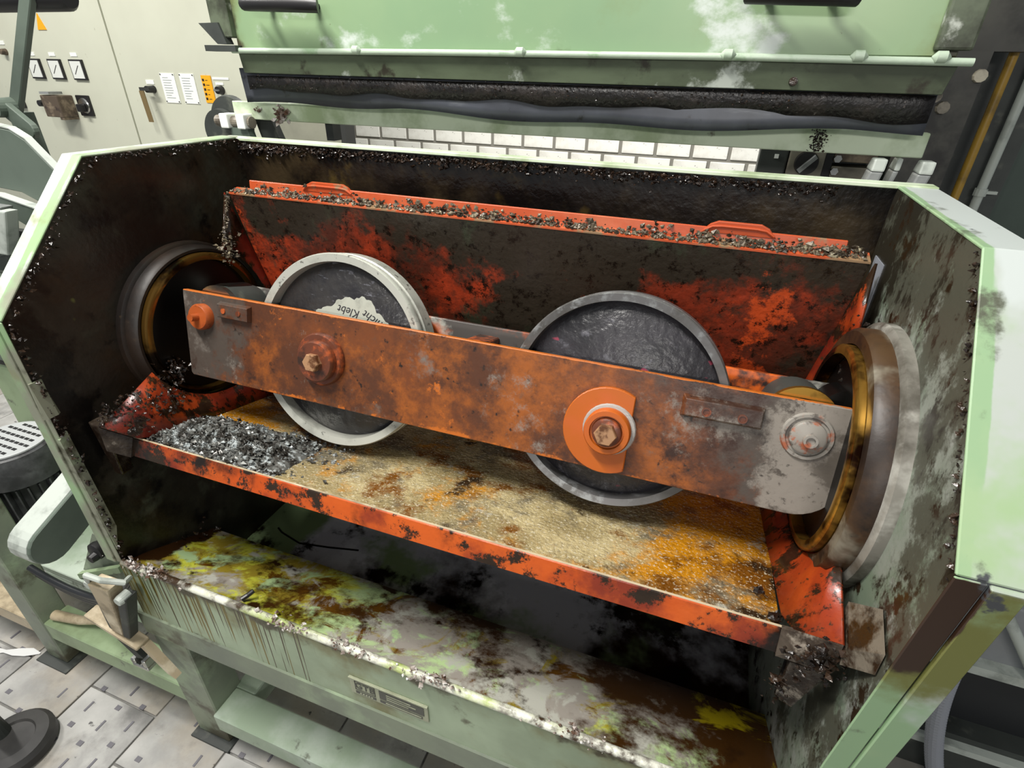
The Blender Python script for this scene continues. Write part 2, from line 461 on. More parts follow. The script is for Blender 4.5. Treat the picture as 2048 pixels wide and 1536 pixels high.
m_pan = mat('pan_wet_rust', '#92835c', 0.2, org=(-.36, .76, .93), layers=[
    dict(col='#b3a47a', s=9, t=.52, w=.07, d=8, nr=.7), dict(col='#b87c16', s=6, t=.60, w=.06, d=9, nr=.7, g=[('X', -.1, .1, .18), ('X', -.60, -.68, .16)]),
    dict(col='#6b6350', s=7, t=.54, w=.07, d=9, nr=.74), dict(col='#a3a192', s=13, t=.63, w=.04, d=8, nr=.7), dict(col='#6d420e', s=9, t=.59, w=.06, d=8, nr=.7, g=[('X', .0, .15, .1)]),
    dict(col='#2f2214', s=14, t=.63, w=.05, d=8, r=.12, g=[('X', .05, .12, .04)]), dict(col='#cfc8b2', s=230, t=.62, w=.05, d=2, r=.15, a=.6)], bump=[(160, .9, .004), (22, .3, .006)])

m_beam = mat('beam_orange_brown', '#6a391b', 0.42, layers=[
    dict(col='#93501c', s=6, t=.53, w=.07, d=9, nr=.72, g=[('X', -.6, -.35, .07), ('X', .0, .1, -.14), ('Z', -.04, -.1, .05)]), dict(col='#4f2d1b', s=8, t=.51, w=.1, d=9, nr=.72, g=[('X', -.4, -.7, .05), ('X', -.1, .0, .03)]),
    dict(col='#4a413a', s=7, t=.66, w=.07, d=9, nr=.72, g=[('X', -.70, -.86, .26), ('X', .04, .16, .2), ('Z', .05, .02, .02)], r=.5),
    dict(col='#6d665f', s=9, t=.66, w=.06, d=9, nr=.72, g=[('X', -.82, -.88, .10)], r=.5),
    dict(col='#37231b', s=10, t=.62, w=.08, d=9, nr=.72, g=[('X', -.04, .04, .12), ('X', .08, .16, -.16)], r=.3),
    dict(col='#857e75', s=9, t=.66, w=.06, d=9, nr=.74, g=[('X', .10, .17, .26), ('Z', .05, -.02, .04)], r=.55),
    dict(col='#b4601d', s=16, t=.66, w=.04, d=8, nr=.72, g=[('Z', .0655, .0685, .3), ('Z', -.086, -.097, .13), ('X', .05, .2, -.14), ('X', -.6, -.4, .02)]),
    dict(col='#1f1713', s=55, t=.66, w=.06, d=6), dict(col='#4b443d', s=24, t=.70, w=.04, d=8, nr=.72, g=[('X', .1, .16, .12)]), dict(col='#5d564e', s=9, t=.66, w=.05, d=9, nr=.72, g=[('X', .1, .16, .13)])], bump=[(70, .25, .002)], org=(-.35, 0, 0))
m_beamrear = mat('beam_rear_grey', '#4f4b48', 0.4, layers=[dict(col='#b5b6ac', s=9, t=.58, w=.06, d=6), dict(col='#d0601f', s=6, t=.55, w=.06, g=[('X', .0, .1, .2), ('X', .13, .18, -.3)]), dict(col='#2a2523', s=12, t=.6, w=.06)], org=(-.35, 0, 0))
m_boltor = mat('orange_boss', '#a34f24', 0.35, layers=[dict(col='#8c3f1e', s=22, t=.55, w=.1), dict(col='#3d241a', s=30, t=.62, w=.07)], bump=[(80, .15, .002)])
m_bossdark = mat('rusty_boss', '#5e3322', 0.35, layers=[dict(col='#ab532a', s=25, t=.57, w=.08), dict(col='#33221a', s=22, t=.56, w=.08)], bump=[(80, .15, .002)])
m_cam = mat('cam_disc_orange', '#b25a19', 0.35, layers=[dict(col='#b65a22', s=14, t=.58, w=.1), dict(col='#5a3018', s=26, t=.68, w=.05)])
m_grease = mat('pale_grease', '#a19e99', 0.3, bump=[(60, .4, .003)])
m_boltsteel = mat('worn_bolt', '#a8805e', 0.35, 0.15, layers=[dict(col='#5e3a22', s=60, t=.55, w=.1)])
m_boss_grey = mat('grey_boss', '#8d8880', 0.45, layers=[dict(col='#9c5536', s=40, t=.6, w=.06), dict(col='#5a544e', s=50, t=.58, w=.06)])
m_rimpale = mat('wheel_rim_pale', '#b9bab0', 0.3, 0.2, layers=[dict(col='#9a9b92', s=14, t=.56, w=.1), dict(col='#55544f', s=55, t=.66, w=.05)])
m_rimgrey = mat('wheel_rim_grey', '#6f6e6e', 0.3, 0.3, layers=[dict(col='#55534f', s=10, t=.52, w=.12), dict(col='#8d8f8f', s=30, t=.6, w=.06)])
m_tread = mat('wheel_tread', '#d2d3c8', 0.3, 0.15, layers=[dict(col='#aeb0a4', s=12, t=.56, w=.1)])
m_disc = mat('wheel_disc_black', '#302e2d', 0.3, layers=[dict(col='#212023', s=10, t=.5, w=.12), dict(col='#64646a', s=26, t=.63, w=.05, d=9, nr=.7, st=(1, 1, 2.6), r=.25)], bump=[(60, .8, .003), (18, .4, .004)])
m_disc2 = mat('wheel_disc_charcoal', '#343236', 0.34, layers=[dict(col='#262528', s=8, t=.5, w=.12), dict(col='#504f55', s=40, t=.62, w=.05, d=9, nr=.7), dict(col='#8c3a4c', s=13, t=.695, w=.02, d=3, st=(1, 1, 2), g=[('Z', .03, .06, .03)])], bump=[(70, .8, .003), (18, .4, .004)])
m_bare = mat('scraped_bare_patch', '#a9aca0', 0.4, layers=[dict(col='#8b8d83', s=20, t=.6, w=.1)])
m_ink = mat('marker_ink', '#2b2c30', 0.6)
m_ring = mat('oily_bronze_ring', '#271b12', 0.5, 0.0, layers=[dict(col='#140d09', s=9, t=.5, w=.12, d=6), dict(col='#54452f', s=14, t=.7, w=.07)], bump=[(40, .25, .003)])
m_ringR = mat('oily_bronze_ring_worn', '#46301a', 0.45, 0.0, layers=[dict(col='#221710', s=7, t=.5, w=.12, d=6), dict(col='#7d7768', s=7, t=.6, w=.07, r=.4), dict(col='#15100b', s=14, t=.62, w=.06)], bump=[(40, .25, .003)])
m_ringlip = mat('polished_brass_lip', '#b98d3e', 0.2, 0.85, layers=[dict(col='#2e180d', s=8, t=.55, w=.06, d=5, r=.12, g=[('X', .0, -1.4, .06)])])
m_ringbase = mat('grey_ring_base', '#7f7c74', 0.4, layers=[dict(col='#4a463e', s=9, t=.5, w=.1, d=6), dict(col='#a6a49c', s=12, t=.6, w=.08)], bump=[(30, .2, .003)])
m_hole = mat('black_bore', '#070605', 0.35)
m_bracket = mat('greasy_bracket', '#4a4138', 0.2, layers=[dict(col='#1d130c', s=12, t=.48, w=.1, d=6, r=.1), dict(col='#8b8276', s=20, t=.62, w=.06)], bump=[(60, .6, .004)])
m_brackettop = mat('greasy_bracket_grey', '#6f675b', 0.3, layers=[dict(col='#2b1c10', s=22, t=.5, w=.08, d=6, r=.08, g=[('Z', .03, -.03, .12)])], bump=[(50, .4, .004)])
m_motor = mat('motor_charcoal', '#3a3b3c', 0.45, layers=[dict(col='#565859', s=12, t=.55, w=.12), dict(col='#222222', s=15, t=.6, w=.08)])
m_fan = mat('fan_cover_grey', '#b3b6b6', 0.45)
m_ringlipL = mat('oily_brass_lip', '#7a5a28', 0.2, 0.8, layers=[dict(col='#1c120a', s=9, t=.5, w=.08, d=5, r=.15)])
m_swbox = mat('dusty_box_grey', '#7f7a6c', 0.5, layers=[dict(col='#676257', s=14, t=.55, w=.12)])
m_red = mat('red_sticker', '#d8534a', 0.5)
m_hose = mat('black_hose', '#232528', 0.35)
m_hosegrey = mat('grey_conduit', '#8f9299', 0.4)
m_beige = mat('worn_beige_steel', '#b9a98c', 0.45, layers=[dict(col='#8f8167', s=12, t=.55, w=.1), dict(col='#d8cbb0', s=10, t=.62, w=.08)])
m_latch = mat('latch_worn', '#8c8577', 0.45, layers=[dict(col='#4c453b', s=14, t=.5, w=.1), dict(col='#c2baa6', s=12, t=.6, w=.08)])
m_name = mat('nameplate_dull_metal', '#a9ad94', 0.4, 0.2, layers=[dict(col='#8d9078', s=16, t=.58, w=.12)])
m_namedark = mat('nameplate_dark', '#4f5049', 0.45)
m_rubberblk = mat('black_rubber_disc', '#262524', 0.55, layers=[dict(col='#3a3937', s=8, t=.55, w=.15)])
m_floorstrip = mat('white_floor_strip', '#d6d7d6', 0.5)
m_lowgrey = mat('grey_low_cabinet', '#8d9092', 0.45, layers=[dict(col='#77797b', s=4, t=.55, w=.2)])
m_lowdark = mat('dark_recess', '#222426', 0.5)

# ================================================================== setting: floor and brick wall
fl = MB().box(-6, 4, -2.5, 5, -0.06, -0.006).build('floor', m_floor)
tag(fl, kind='structure')
tile_me = {}
for L_ in (0.5,):
    b = MB().box(-.1205, .1205, -.2475, .2475, -.007, 0)
    t0 = b.build('tile', m_tile, fl, bevel=.0012, seg=1)
tile_mesh = t0.data
bpy.data.objects.remove(t0)
k = 0
for i in range(-9, 11):
    x = -1.294 + i * .2465
    for j in range(-1, 5):
        y0 = (.444 if i % 2 == 0 else .321) + (j - .5) * .5 + .0
        y = y0
        if x > -0.2 and y < .6 or x > 1.4:
            continue
        o = link('tile', tile_mesh, fl, (x, y, rnd.uniform(-.0008, .0006)))
        k += 1
b = MB()
for i in range(-3, 4):
    for a in range(3):
        for c in range(12):
            x = -1.294 + i * .2465 + (a - 1) * .075
            y = -.1 + c * .05 + (a % 2) * .025
            if i % 2 == 0 or (a + c) % 3 == 0:
                x += rnd.uniform(-.008, .008)
                if (a + c) % 2:
                    b.box(x - .008, x + .008, y - .006, y + .006, 0, .0016)
                else:
                    b.box(x - .003, x + .003, y - .014, y + .014, 0, .0016)
o = b.build('floor_studs', m_mark, fl)
o['kind'] = 'stuff'

WY = 4.25
wl = MB().box(-6, 4, WY + .008, WY + .2, 0, 3.2).build('wall_back', m_mortar)
tag(wl, kind='structure')
bb = MB().box(-.1135, .1135, 0, .1, -.052, .052)
b0 = bb.build('brick', m_wallbrick, wl, bevel=.005, seg=2)
bm_me = b0.data
bpy.data.objects.remove(b0)
for r_ in range(-3, 6):
    zc = 1.1045 + r_ * .123
    for c in range(-3, 20):
        x = -2.575 + c * .25 + (.125 if r_ % 2 else 0)
        link('brick', bm_me, wl, (x, WY + rnd.uniform(-.002, .002), zc))

# ================================================================== control cabinet (far left)
CY = 2.4
cab = thing('control_cabinet', (-2.95, CY, 0), 'beige steel control cabinet with meters and switches behind the green machine', 'cabinet')
OC = (-2.95, CY, 0)
MB().box(-5.2, -2.15, CY + .02, CY + .5, 0.1, 2.3).build('body', m_cab, cab, OC)
MB().box(-5.2, -2.15, CY + .04, CY + .48, 0.0, 0.1).build('plinth', m_seam, cab, OC)
MB().box(-2.15, -1.72, CY + .01, CY + .07, 0.0, 2.3).build('end_panel', m_cabshade, cab, OC, bevel=.004)
MB().box(-1.745, -1.715, CY - .005, CY + .07, 0.0, 2.3).build('corner_post', m_seam, cab, OC)
d1 = MB().box(-4.1, -3.106, CY, CY + .022, .12, 2.28).build('door', m_cab, cab, OC, bevel=.003)
d2 = MB().box(-3.094, -2.16, CY, CY + .022, .12, 2.28).build('door', m_cab, cab, OC, bevel=.003)
for x in (-3.733, -3.567, -3.398):
    f = MB().box(x - .05, x + .05, CY - .012, CY, 1.462, 1.56).build('meter', m_black, cab, OC, bevel=.002)
    MB().box(x - .041, x + .041, CY - .0145, CY - .012, 1.470, 1.552).build('dial', m_glass, f, OC)
    MB().hexa([(x - .022, CY - .0165, 1.49), (x - .02, CY - .0165, 1.489), (x - .02, CY - .0145, 1.489), (x - .022, CY - .0145, 1.49),
               (x + .018, CY - .0165, 1.532), (x + .02, CY - .0165, 1.531), (x + .02, CY - .0145, 1.531), (x + .018, CY - .0145, 1.532)]).build('needle', m_black, f, OC)
    MB().box(x - .03, x + .02, CY - .003, CY, 1.574, 1.592).build('label_strip', m_white, cab, OC)
# lower row
f = MB().box(-3.985, -3.945, CY - .02, CY, 1.305, 1.345).build('push_switch', m_black, cab, OC, bevel=.002)
MB().box(-3.972, -3.958, CY - .03, CY - .02, 1.318, 1.332).build('switch_toggle', m_seam, f, OC)
MB().box(-3.995, -3.955, CY - .003, CY, 1.358, 1.376).build('label_strip', m_white, cab, OC)
f = MB().box(-3.77, -3.72, CY - .02, CY, 1.318, 1.358).build('rotary_switch', m_greyst, cab, OC, bevel=.002)
MB().lathe([(.016, -.05), (.018, -.02)], (-3.752, CY, 1.338), 'y', 16).build('knob', m_black, f, OC)
f = MB().box(-3.66, -3.525, CY - .09, CY, 1.275, 1.385).build('socket_box', m_brownbox, cab, OC, bevel=.006)
MB().box(-3.645, -3.57, CY - .095, CY - .02, 1.39, 1.402).build('hinge', m_greyst, f, OC)
MB().box(-3.56, -3.53, CY - .085, CY, 1.262, 1.276).build('box_foot', m_brownbox, f, OC)
f = MB().prism(rrect(-3.49, -3.39, 1.283, 1.387, .006), 'y', CY - .01, CY).build('main_switch', m_black, cab, OC)
MB().lathe([(.036, -.016), (.04, -.01)], (-3.44, CY, 1.335), 'y', 28).build('switch_ring', m_chrome, f, OC)
MB().box(-3.455, -3.425, CY - .05, CY - .016, 1.305, 1.345).build('switch_handle', m_black, f, OC, bevel=.006)
# right door fittings
f = MB().lathe([(.016, -.045), (.018, 0)], (-2.885, CY, 1.432), 'y', 18).build('door_lock', m_black, cab, OC)
MB().box(-2.93, -2.862, CY - .05, CY - .04, 1.425, 1.441).build('lock_wing', m_seam, f, OC)
MB().hexa([(-2.895, CY - .075, 1.28), (-2.865, CY - .075, 1.28), (-2.865, CY - .07, 1.28), (-2.895, CY - .07, 1.28),
           (-2.93, CY - .055, 1.425), (-2.898, CY - .055, 1.425), (-2.898, CY - .05, 1.425), (-2.93, CY - .05, 1.425)]).build('brass_key_tag', m_brass, cab, OC)
MB().box(-2.925, -2.87, CY - .003, CY, 1.455, 1.475).build('label_strip', m_white, cab, OC)
for x in (-2.765, -2.634):
    f = MB().box(x - .05, x + .047, CY - .004, CY, 1.372, 1.508).build('instruction_plate', m_white, cab, OC)
    p = MB()
    for q in range(9):
        p.box(x - .036, x - .036 + rnd.uniform(.035, .065), CY - .0048, CY - .004, 1.486 - q * .0115, 1.489 - q * .0115)
    p.build('print_lines', m_print, f, OC)
    for dx in (-.044, .041):
        for z in (1.378, 1.502):
            MB().lathe([(.003, -.007), (.003, -.004)], (x + dx, CY, z), 'y', 8).build('rivet', m_seam, f, OC)
f = MB().box(-2.54, -2.478, CY - .004, CY, 1.38, 1.503).build('warning_sign', m_yellow, cab, OC)
p = MB()
for q in range(5):
    p.box(-2.535, -2.523, CY - .005, CY - .004, 1.393 + q * .021, 1.404 + q * .021)
    p.box(-2.515, -2.515 + rnd.uniform(.008, .02), CY - .005, CY - .004, 1.396 + q * .021, 1.3985 + q * .021)
p.build('sign_print', m_black, f, OC)
MB().box(-2.468, -2.365, CY - .003, CY, 1.486, 1.496).build('label_strip', m_white, cab, OC)
MB().box(-2.455, -2.405, CY - .003, CY, 1.463, 1.474).build('label_strip', m_white, cab, OC)
MB().box(-2.445, -2.395, CY - .003, CY, 1.405, 1.416).build('label_strip', m_white, cab, OC)
f = MB().lathe([(.017, -.03), (.02, 0)], (-2.425, CY, 1.44), 'y', 18).build('rotary_switch', m_black, cab, OC)
MB().box(-2.44, -2.41, CY - .04, CY - .03, 1.436, 1.444).build('knob', m_greyst, f, OC)
MB().prism([(-3.61, 1.695), (-3.545, 1.695), (-3.578, 1.77)], 'y', CY - .004, CY).build('warning_triangle', m_yellow, cab, OC)
MB().box(-3.975, -3.93, CY - .003, CY, 1.625, 1.645).build('label_strip', m_white, cab, OC)
f = MB().lathe([(.014, -.03), (.017, 0)], (-3.945, CY, 1.59), 'y', 16).build('push_button', m_brownbox, cab, OC)
MB().box(-2.02, -1.93, CY - .01, CY + .01, 1.385, 1.425).build('label_holder', m_white, cab, OC)

tag(MB().tube([(0, 0, 0), (0, 0, 2.6)], .024, 14).build('conduit_pipe', m_pipew, None, smooth=True, loc=(-2.88, 4.1, 0)),
    'pale grey vertical conduit pipe in front of the white brick wall', 'pipe')

# ================================================================== machine housing
hs = thing('machine_housing', HR, 'octagonal green machine housing, open front, oily inside, on a green steel frame', 'machine')
XL, XR = -1.0, 0.26
prL = [(1.005, 1.412), (.662, 1.412), (.455, 1.198), (.458, .662)]
prR = [(1.005, 1.408), (.655, 1.406), (.437, 1.178), (.457, .82), (.46, .664)]
low = [(.66, .566), (.675, .45), (1.005, .45)]
pl = MB().prism(prL + low, 'x', XL - .004, XL).build('end_plate', m_plateL, hs, HR)
pl['label'] = 'left end plate black with oil'
pr = MB().prism(prR + low, 'x', XR, XR + .004).build('end_plate', m_plateR, hs, HR)
pr['label'] = 'right end plate of blotchy grey green paint'


def flange(prof, x0, x1, m, name, out=.004):
    """folded strip that follows the profile, from x0 to x1"""
    b_ = MB()
    n = len(prof)
    inn, outr = [], []
    for i, (y, z) in enumerate(prof):
        d0 = Vector((prof[i][0] - prof[i - 1][0], prof[i][1] - prof[i - 1][1])).normalized() if i else None
        d1 = Vector((prof[i + 1][0] - prof[i][0], prof[i + 1][1] - prof[i][1])).normalized() if i < n - 1 else None
        d = (d0 or d1) + (d1 or d0)
        d.normalize()
        nrm = Vector((d.y, -d.x))
        if nrm.x > 0 and abs(nrm.x) > abs(nrm.y) or (abs(nrm.y) >= abs(nrm.x) and nrm.y < 0):
            nrm = -nrm
        inn.append((y, z))
        outr.append((y + nrm.x * out, z + nrm.y * out))
    va = [b_.bm.verts.new((x0, y, z)) for y, z in inn]
    vb = [b_.bm.verts.new((x0, y, z)) for y, z in outr]
    vc = [b_.bm.verts.new((x1, y, z)) for y, z in inn]
    vd = [b_.bm.verts.new((x1, y, z)) for y, z in outr]
    for i in range(n - 1):
        for q in ((va[i], va[i + 1], vb[i + 1], vb[i]), (vc[i], vd[i], vd[i + 1], vc[i + 1]),
                  (va[i], vc[i], vc[i + 1], va[i + 1]), (vb[i], vb[i + 1], vd[i + 1], vd[i])):
            b_.bm.faces.new(q)
    for i in (0, n - 1):
        b_.bm.faces.new((va[i], vb[i], vd[i], vc[i]))
    return b_.build(name, m, hs, HR, bevel=.0012, seg=1)


flange(prL[:3], XL - .045, XL + .001, m_flangeL, 'edge_flange', .004)
flange(prL[2:], XL - .012, XL + .001, m_flangeL, 'edge_flange', .003)
flange(prL[2:], XL - .038, XL - .013, m_flangeL, 'edge_angle', .006)
flange(prR[:3], XR - .001, XR + .052, m_flangeR, 'edge_flange', .004)
flange(prR[2:], XR - .001, XR + .024, m_flangeR, 'edge_flange', .003)
flange(prR[2:], XR + .025, XR + .052, m_flangeR, 'edge_angle', .007)
MB().hexa([(XL - .001, .446, 1.02), (XL + .004, .452, 1.02), (XL + .004, .468, 1.02), (XL - .001, .475, 1.02),
           (XL - .001, .448, 1.09), (XL + .003, .448, 1.09), (XL + .003, .468, 1.09), (XL - .001, .468, 1.09)]).build('edge_clip', m_flangeL, hs, HR)
MB().prism([(.452, .975), (.468, .985), (.474, .75), (.458, .70)], 'x', XL - .002, XL + .004).build('edge_clip', m_flangeL, hs, HR)
# back wall, rim
MB().box(XL, XR, 1.005, 1.012, .45, 1.41).build('back_panel', m_backwall, hs, HR)
MB().box(XL - .045, XR + .052, .998, 1.03, 1.408, 1.414).build('rim_strip', m_bar, hs, HR, bevel=.001, seg=1)
# ledge, pool, front panel
b = MB()
led = [(.460, .662), (.52, .636), (.60, .596), (.662, .566), (.674, .45), (.670, .445), (.655, .556), (.595, .586), (.46, .650)]
b.prism(led, 'x', XL, XR)
b.build('ledge', m_ledge, hs, HR)
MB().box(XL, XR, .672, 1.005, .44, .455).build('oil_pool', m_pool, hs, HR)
MB().tube([(-1.14 + .19, .80, .4555), (-.93, .79, .456), (-.86, .775, .456), (-.78, .79, .456), (-.70, .81, .4555)], .0025, 6).build('drain_seam', m_hole, hs, HR)
MB().box(-1.01, XR + .02, .4555, .4605, .43, .656).build('front_panel', m_panel, hs, HR)
b = MB().tube([(-1.0, .459, .662), (XR, .459, .662)], .0075, 12)
b.build('front_lip', m_lip, hs, HR, smooth=True)
b = MB()
b.chips(420, lambda i: (min(rnd.choice([-.93, -.90, -.955, -.60, -.58, -.30, -.05, -.45]) + rnd.gauss(0, .025), XR), .457 + rnd.gauss(0, .006), .668 + rnd.gauss(0, .004)), .0042, rnd)
o = b.build('lip_crust', m_lipcrust, hs, HR)
o['kind'] = 'stuff'
b = MB()
b.chips(1700, lambda i: (rnd.uniform(XL, XR - .08), 1.003 - abs(rnd.gauss(0, .002)), 1.404 - abs(rnd.gauss(0, .008))), .0033, rnd)
b.chips(120, lambda i: (rnd.uniform(XL, XL + .12), 1.002 - abs(rnd.gauss(0, .004)), 1.400 - abs(rnd.gauss(0, .008))), .005, rnd)
o = b.build('rim_crust', m_crust, hs, HR)
o['kind'] = 'stuff'
b = MB()
for i in range(3):
    (ya, za), (yb, zb) = prL[i], prL[i + 1]
    b.chips(130, lambda _: (lambda t: (XL + .003 + abs(rnd.gauss(0, .003)), ya + (yb - ya) * t + abs(rnd.gauss(0, .008)) * (1 if i else 0), za + (zb - za) * t - abs(rnd.gauss(0, .006))))(rnd.random()), .004, rnd)
(ya, za), (yb, zb) = prR[1], prR[2]
b.chips(90, lambda _: (lambda t: (XR - .002, ya + (yb - ya) * t + abs(rnd.gauss(0, .006)), za + (zb - za) * t - abs(rnd.gauss(0, .005))))(rnd.random()), .003, rnd)
b.chips(60, lambda _: (rnd.uniform(XL, XL + .05), .47 + rnd.random() * .18, .64 - rnd.random() * .07), .004, rnd)
o = b.build('grime_specks', m_crust, hs, HR)
o['kind'] = 'stuff'
# worn pale tape-like patch and cleat on the right plate
MB().box(XR - .0015, XR, .93, .985, 1.20, 1.31).build('bare_patch', mat('worn_grey_patch', '#8d9098', 0.4, layers=[dict(col='#6d6f70', s=30, t=.58, w=.08)]), hs, HR)


def bearing(x, s, mbase, mring, cy, cz, name, rb=.186, rc=.176, ml=None):
    ml = ml or m_ringlip
    """stepped ring on an end plate; s = +1 points into the housing along +x"""
    base = MB().lathe([(rb, 0), (rb, s * .012), (rb - .006, s * .016), (.14, s * .016), (.14, 0)], (x, cy, cz), 'x', 72, closed=True)
    r = base.build(name, mbase, hs, HR, smooth=True)
    MB().lathe([(rc, s * .016), (rc - .001, s * .034), (rc - .006, s * .040), (.152, s * .040), (.150, s * .016)], (x, cy, cz), 'x', 72, closed=True).build('collar', mring, r, HR, smooth=True)
    MB().lathe([(.150, s * .040), (.150, s * .048), (.146, s * .051), (.136, s * .051), (.134, s * .012), (.150, s * .012)], (x, cy, cz), 'x', 72, closed=True).build('brass_lip', ml, r, HR, smooth=True)
    MB().lathe([(.134, s * .004), (.134, s * .034)], (x, cy, cz), 'x', 48).build('bore', m_hole, r, HR)
    return r


rl = bearing(XL, 1, m_ring, m_ring, .775, 1.072, 'bearing_ring', .169, .163, m_ringlipL)
rr = bearing(XR, -1, m_ringbase, m_ringR, .745, 1.09, 'bearing_ring')
rr['label'] = 'right bearing ring with a bright brass lip'
# name plate
NX0, NX1, NZ0, NZ1 = -.464, -.302, .536, .586
npl = MB().box(NX0, NX1, .4525, .4555, NZ0, NZ1).build('name_plate', m_name, hs, HR, bevel=.0008, seg=1)
MB().box(NX0, NX1, .4505, .4525, NZ1 - .004, NZ1).build('plate_frame', m_name, npl, HR)
p = MB()
fx0, fx1, fz0, fz1 = NX0 + .011, NX0 + .054, NZ0 + .016, NZ1 - .008
for bx in ((fx0, fx1, fz0, fz0 + .0015), (fx0, fx1, fz1 - .0015, fz1), (fx0, fx0 + .0015, fz0, fz1), (fx1 - .0015, fx1, fz0, fz1)):
    p.box(bx[0], bx[1], .4517, .4525, bx[2], bx[3])
p.box(NX0 + .011, NX0 + .054, .4517, .4525, NZ0 + .005, NZ0 + .012)
p.box(NX0 + .063, NX0 + .154, .4517, .4525, NZ0 + .017, NZ1 - .008)
p.box(NX0 + .063, NX0 + .150, .4517, .4525, NZ0 + .0055, NZ0 + .013)
p.build('plate_print', m_namedark, npl, HR)
p = MB()
for q in range(3):
    p.box(NX0 + .078, NX0 + .078 + (.05, .06, .045)[q], .4512, .4517, NZ1 - .0155 - q * .0065, NZ1 - .0135 - q * .0065)
p.box(NX0 + .075, NX0 + .148, .4512, .4517, NZ0 + .0085, NZ0 + .0105)
for q in range(5):
    p.box(NX0 + .02 + q * .006, NX0 + .024 + q * .006, .4512, .4517, NZ0 + .007, NZ0 + .0095)
p.build('plate_lines', m_name, npl, HR)
text_mesh('plate_letters', 'GTB', .0225, m_namedark, npl,
          Matrix.Translation((NX0 + .0325 - HR[0], .4520 - HR[1], (fz0 + fz1) / 2 - HR[2])) @ Matrix.Rotation(pi / 2, 4, 'X'))

# frame
def bar(x0, x1, y0, y1, z0, z1, m=m_frame, name='frame_rail', bev=.003):
    return MB().box(x0, x1, y0, y1, z0, z1).build(name, m, hs, HR, bevel=bev, seg=1)


bar(-1.03, .30, .452, .53, .428, .502, name='front_beam')
bar(-1.03, -.928, .462, .545, .006, .428, name='leg')
bar(.20, .28, .462, .545, .006, .428, name='leg')
bar(-1.62, -1.54, .465, .53, .006, .62, name='leg')
bar(.20, .28, .92, 1.0, .006, .44, name='leg')
bar(-1.02, -.94, .92, 1.0, .006, .44, name='leg')
bar(-1.62, -1.54, .88, .94, .006, .335, name='leg')
bar(-1.54, -1.03, .53, .60, .27, .335, m_railgrey, name='top_rail')
bar(-1.54, -1.03, .467, .535, .12, .188, m_framelight, name='lower_rail')
bar(-.928, .20, .452, .53, .085, .15, m_railgrey, name='lower_rail')
bar(-.935, -.87, .53, .92, .085, .149, m_railgrey, name='lower_rail')
bar(-2.4, -1.62, .47, .535, .10, .16, m_beige, name='lower_rail')
for x in (-1.58, -.979, .24):
    MB().box(x - .06, x + .065, .44, .57, 0, .006).build('foot_plate', m_darkst, hs, HR, bevel=.001, seg=1)
MB().box(-2.0, -1.05, .53, .95, .335, .355).build('motor_shelf', m_railgrey, hs, HR, bevel=.002, seg=1)

# ================================================================== latch lever on the left corner of the housing
LV = (-1.03, .43, .42)
lv = thing('latch_lever', LV, 'worn metal latch with open loop hanging under the lip corner', 'latch')
b = MB().tube([(-.975, .445, .64), (-.958, .425, .655), (-.985, .405, .672), (-1.03, .405, .668), (-1.055, .415, .63), (-1.045, .425, .60)], .006, 8)
b.build('loop', m_pipew, lv, LV, smooth=True)
MB().hexa([(-1.078, .417, .455), (-1.048, .417, .45), (-1.048, .436, .45), (-1.078, .436, .455),
           (-1.045, .405, .635), (-.985, .405, .64), (-.985, .436, .64), (-1.045, .436, .635)]).build('arm', m_beige, lv, LV, bevel=.003)
MB().hexa([(-1.05, .418, .445), (-1.03, .418, .445), (-1.03, .440, .445), (-1.05, .440, .445),
           (-.985, .412, .61), (-.958, .412, .615), (-.958, .440, .615), (-.985, .440, .61)]).build('strap', m_darkst, lv, LV, bevel=.003)
MB().hexa([(-1.086, .418, .46), (-1.078, .418, .455), (-1.08, .440, .455), (-1.09, .440, .46),
           (-1.058, .412, .625), (-1.046, .412, .625), (-1.046, .440, .625), (-1.058, .440, .625)]).build('strap', m_darkst, lv, LV, bevel=.002)
MB().lathe([(.009, .405), (.011, .412), (.011, .43)], (-.972, 0, .612), 'y', 16).build('pin', m_pipew, lv, LV)
MB().lathe([(.009, .41), (.011, .416), (.011, .43)], (-1.062, 0, .618), 'y', 16).build('pin', m_pipew, lv, LV)

PB = (-1.1, .43, .4)
pb = thing('release_bar', PB, 'worn beige flat bar with a small clamp, below the latch lever', 'lever')
MB().hexa([(-1.16, .415, .462), (-1.02, .415, .412), (-1.02, .447, .412), (-1.16, .447, .462),
           (-1.155, .415, .474), (-1.015, .415, .424), (-1.015, .447, .424), (-1.155, .447, .474)]).build('bar', m_beige, pb, PB, bevel=.002, seg=1)
MB().hexa([(-1.05, .43, .425), (-1.015, .43, .412), (-1.015, .447, .412), (-1.05, .447, .425),
           (-.98, .43, .33), (-.958, .43, .32), (-.958, .447, .32), (-.98, .447, .33)]).build('hanger', m_beige, pb, PB)
MB().hexa([(-1.15, .432, .43), (-1.075, .432, .335), (-1.075, .446, .335), (-1.15, .446, .43),
           (-1.125, .432, .44), (-1.05, .432, .345), (-1.05, .446, .345), (-1.125, .446, .44)]).build('link_rod', m_darkst, pb, PB)
b = MB()
b.box(-1.09, -1.04, .425, .447, .308, .320)
b.box(-1.052, -1.04, .425, .447, .32, .345)
b.box(-1.09, -1.076, .425, .447, .32, .335)
b.build('clamp', m_chrome, pb, PB, bevel=.002, seg=1)
tag(MB().tube([(-.09, 0, 0), (.0, .01, .008), (.1, .03, .03)], [.014, .012, .01], 12).build('steel_rod', m_beige, None, smooth=True, loc=(-1.43, .492, .202)),
    'short stained rod lying on the green lower rail at far left', 'rod')

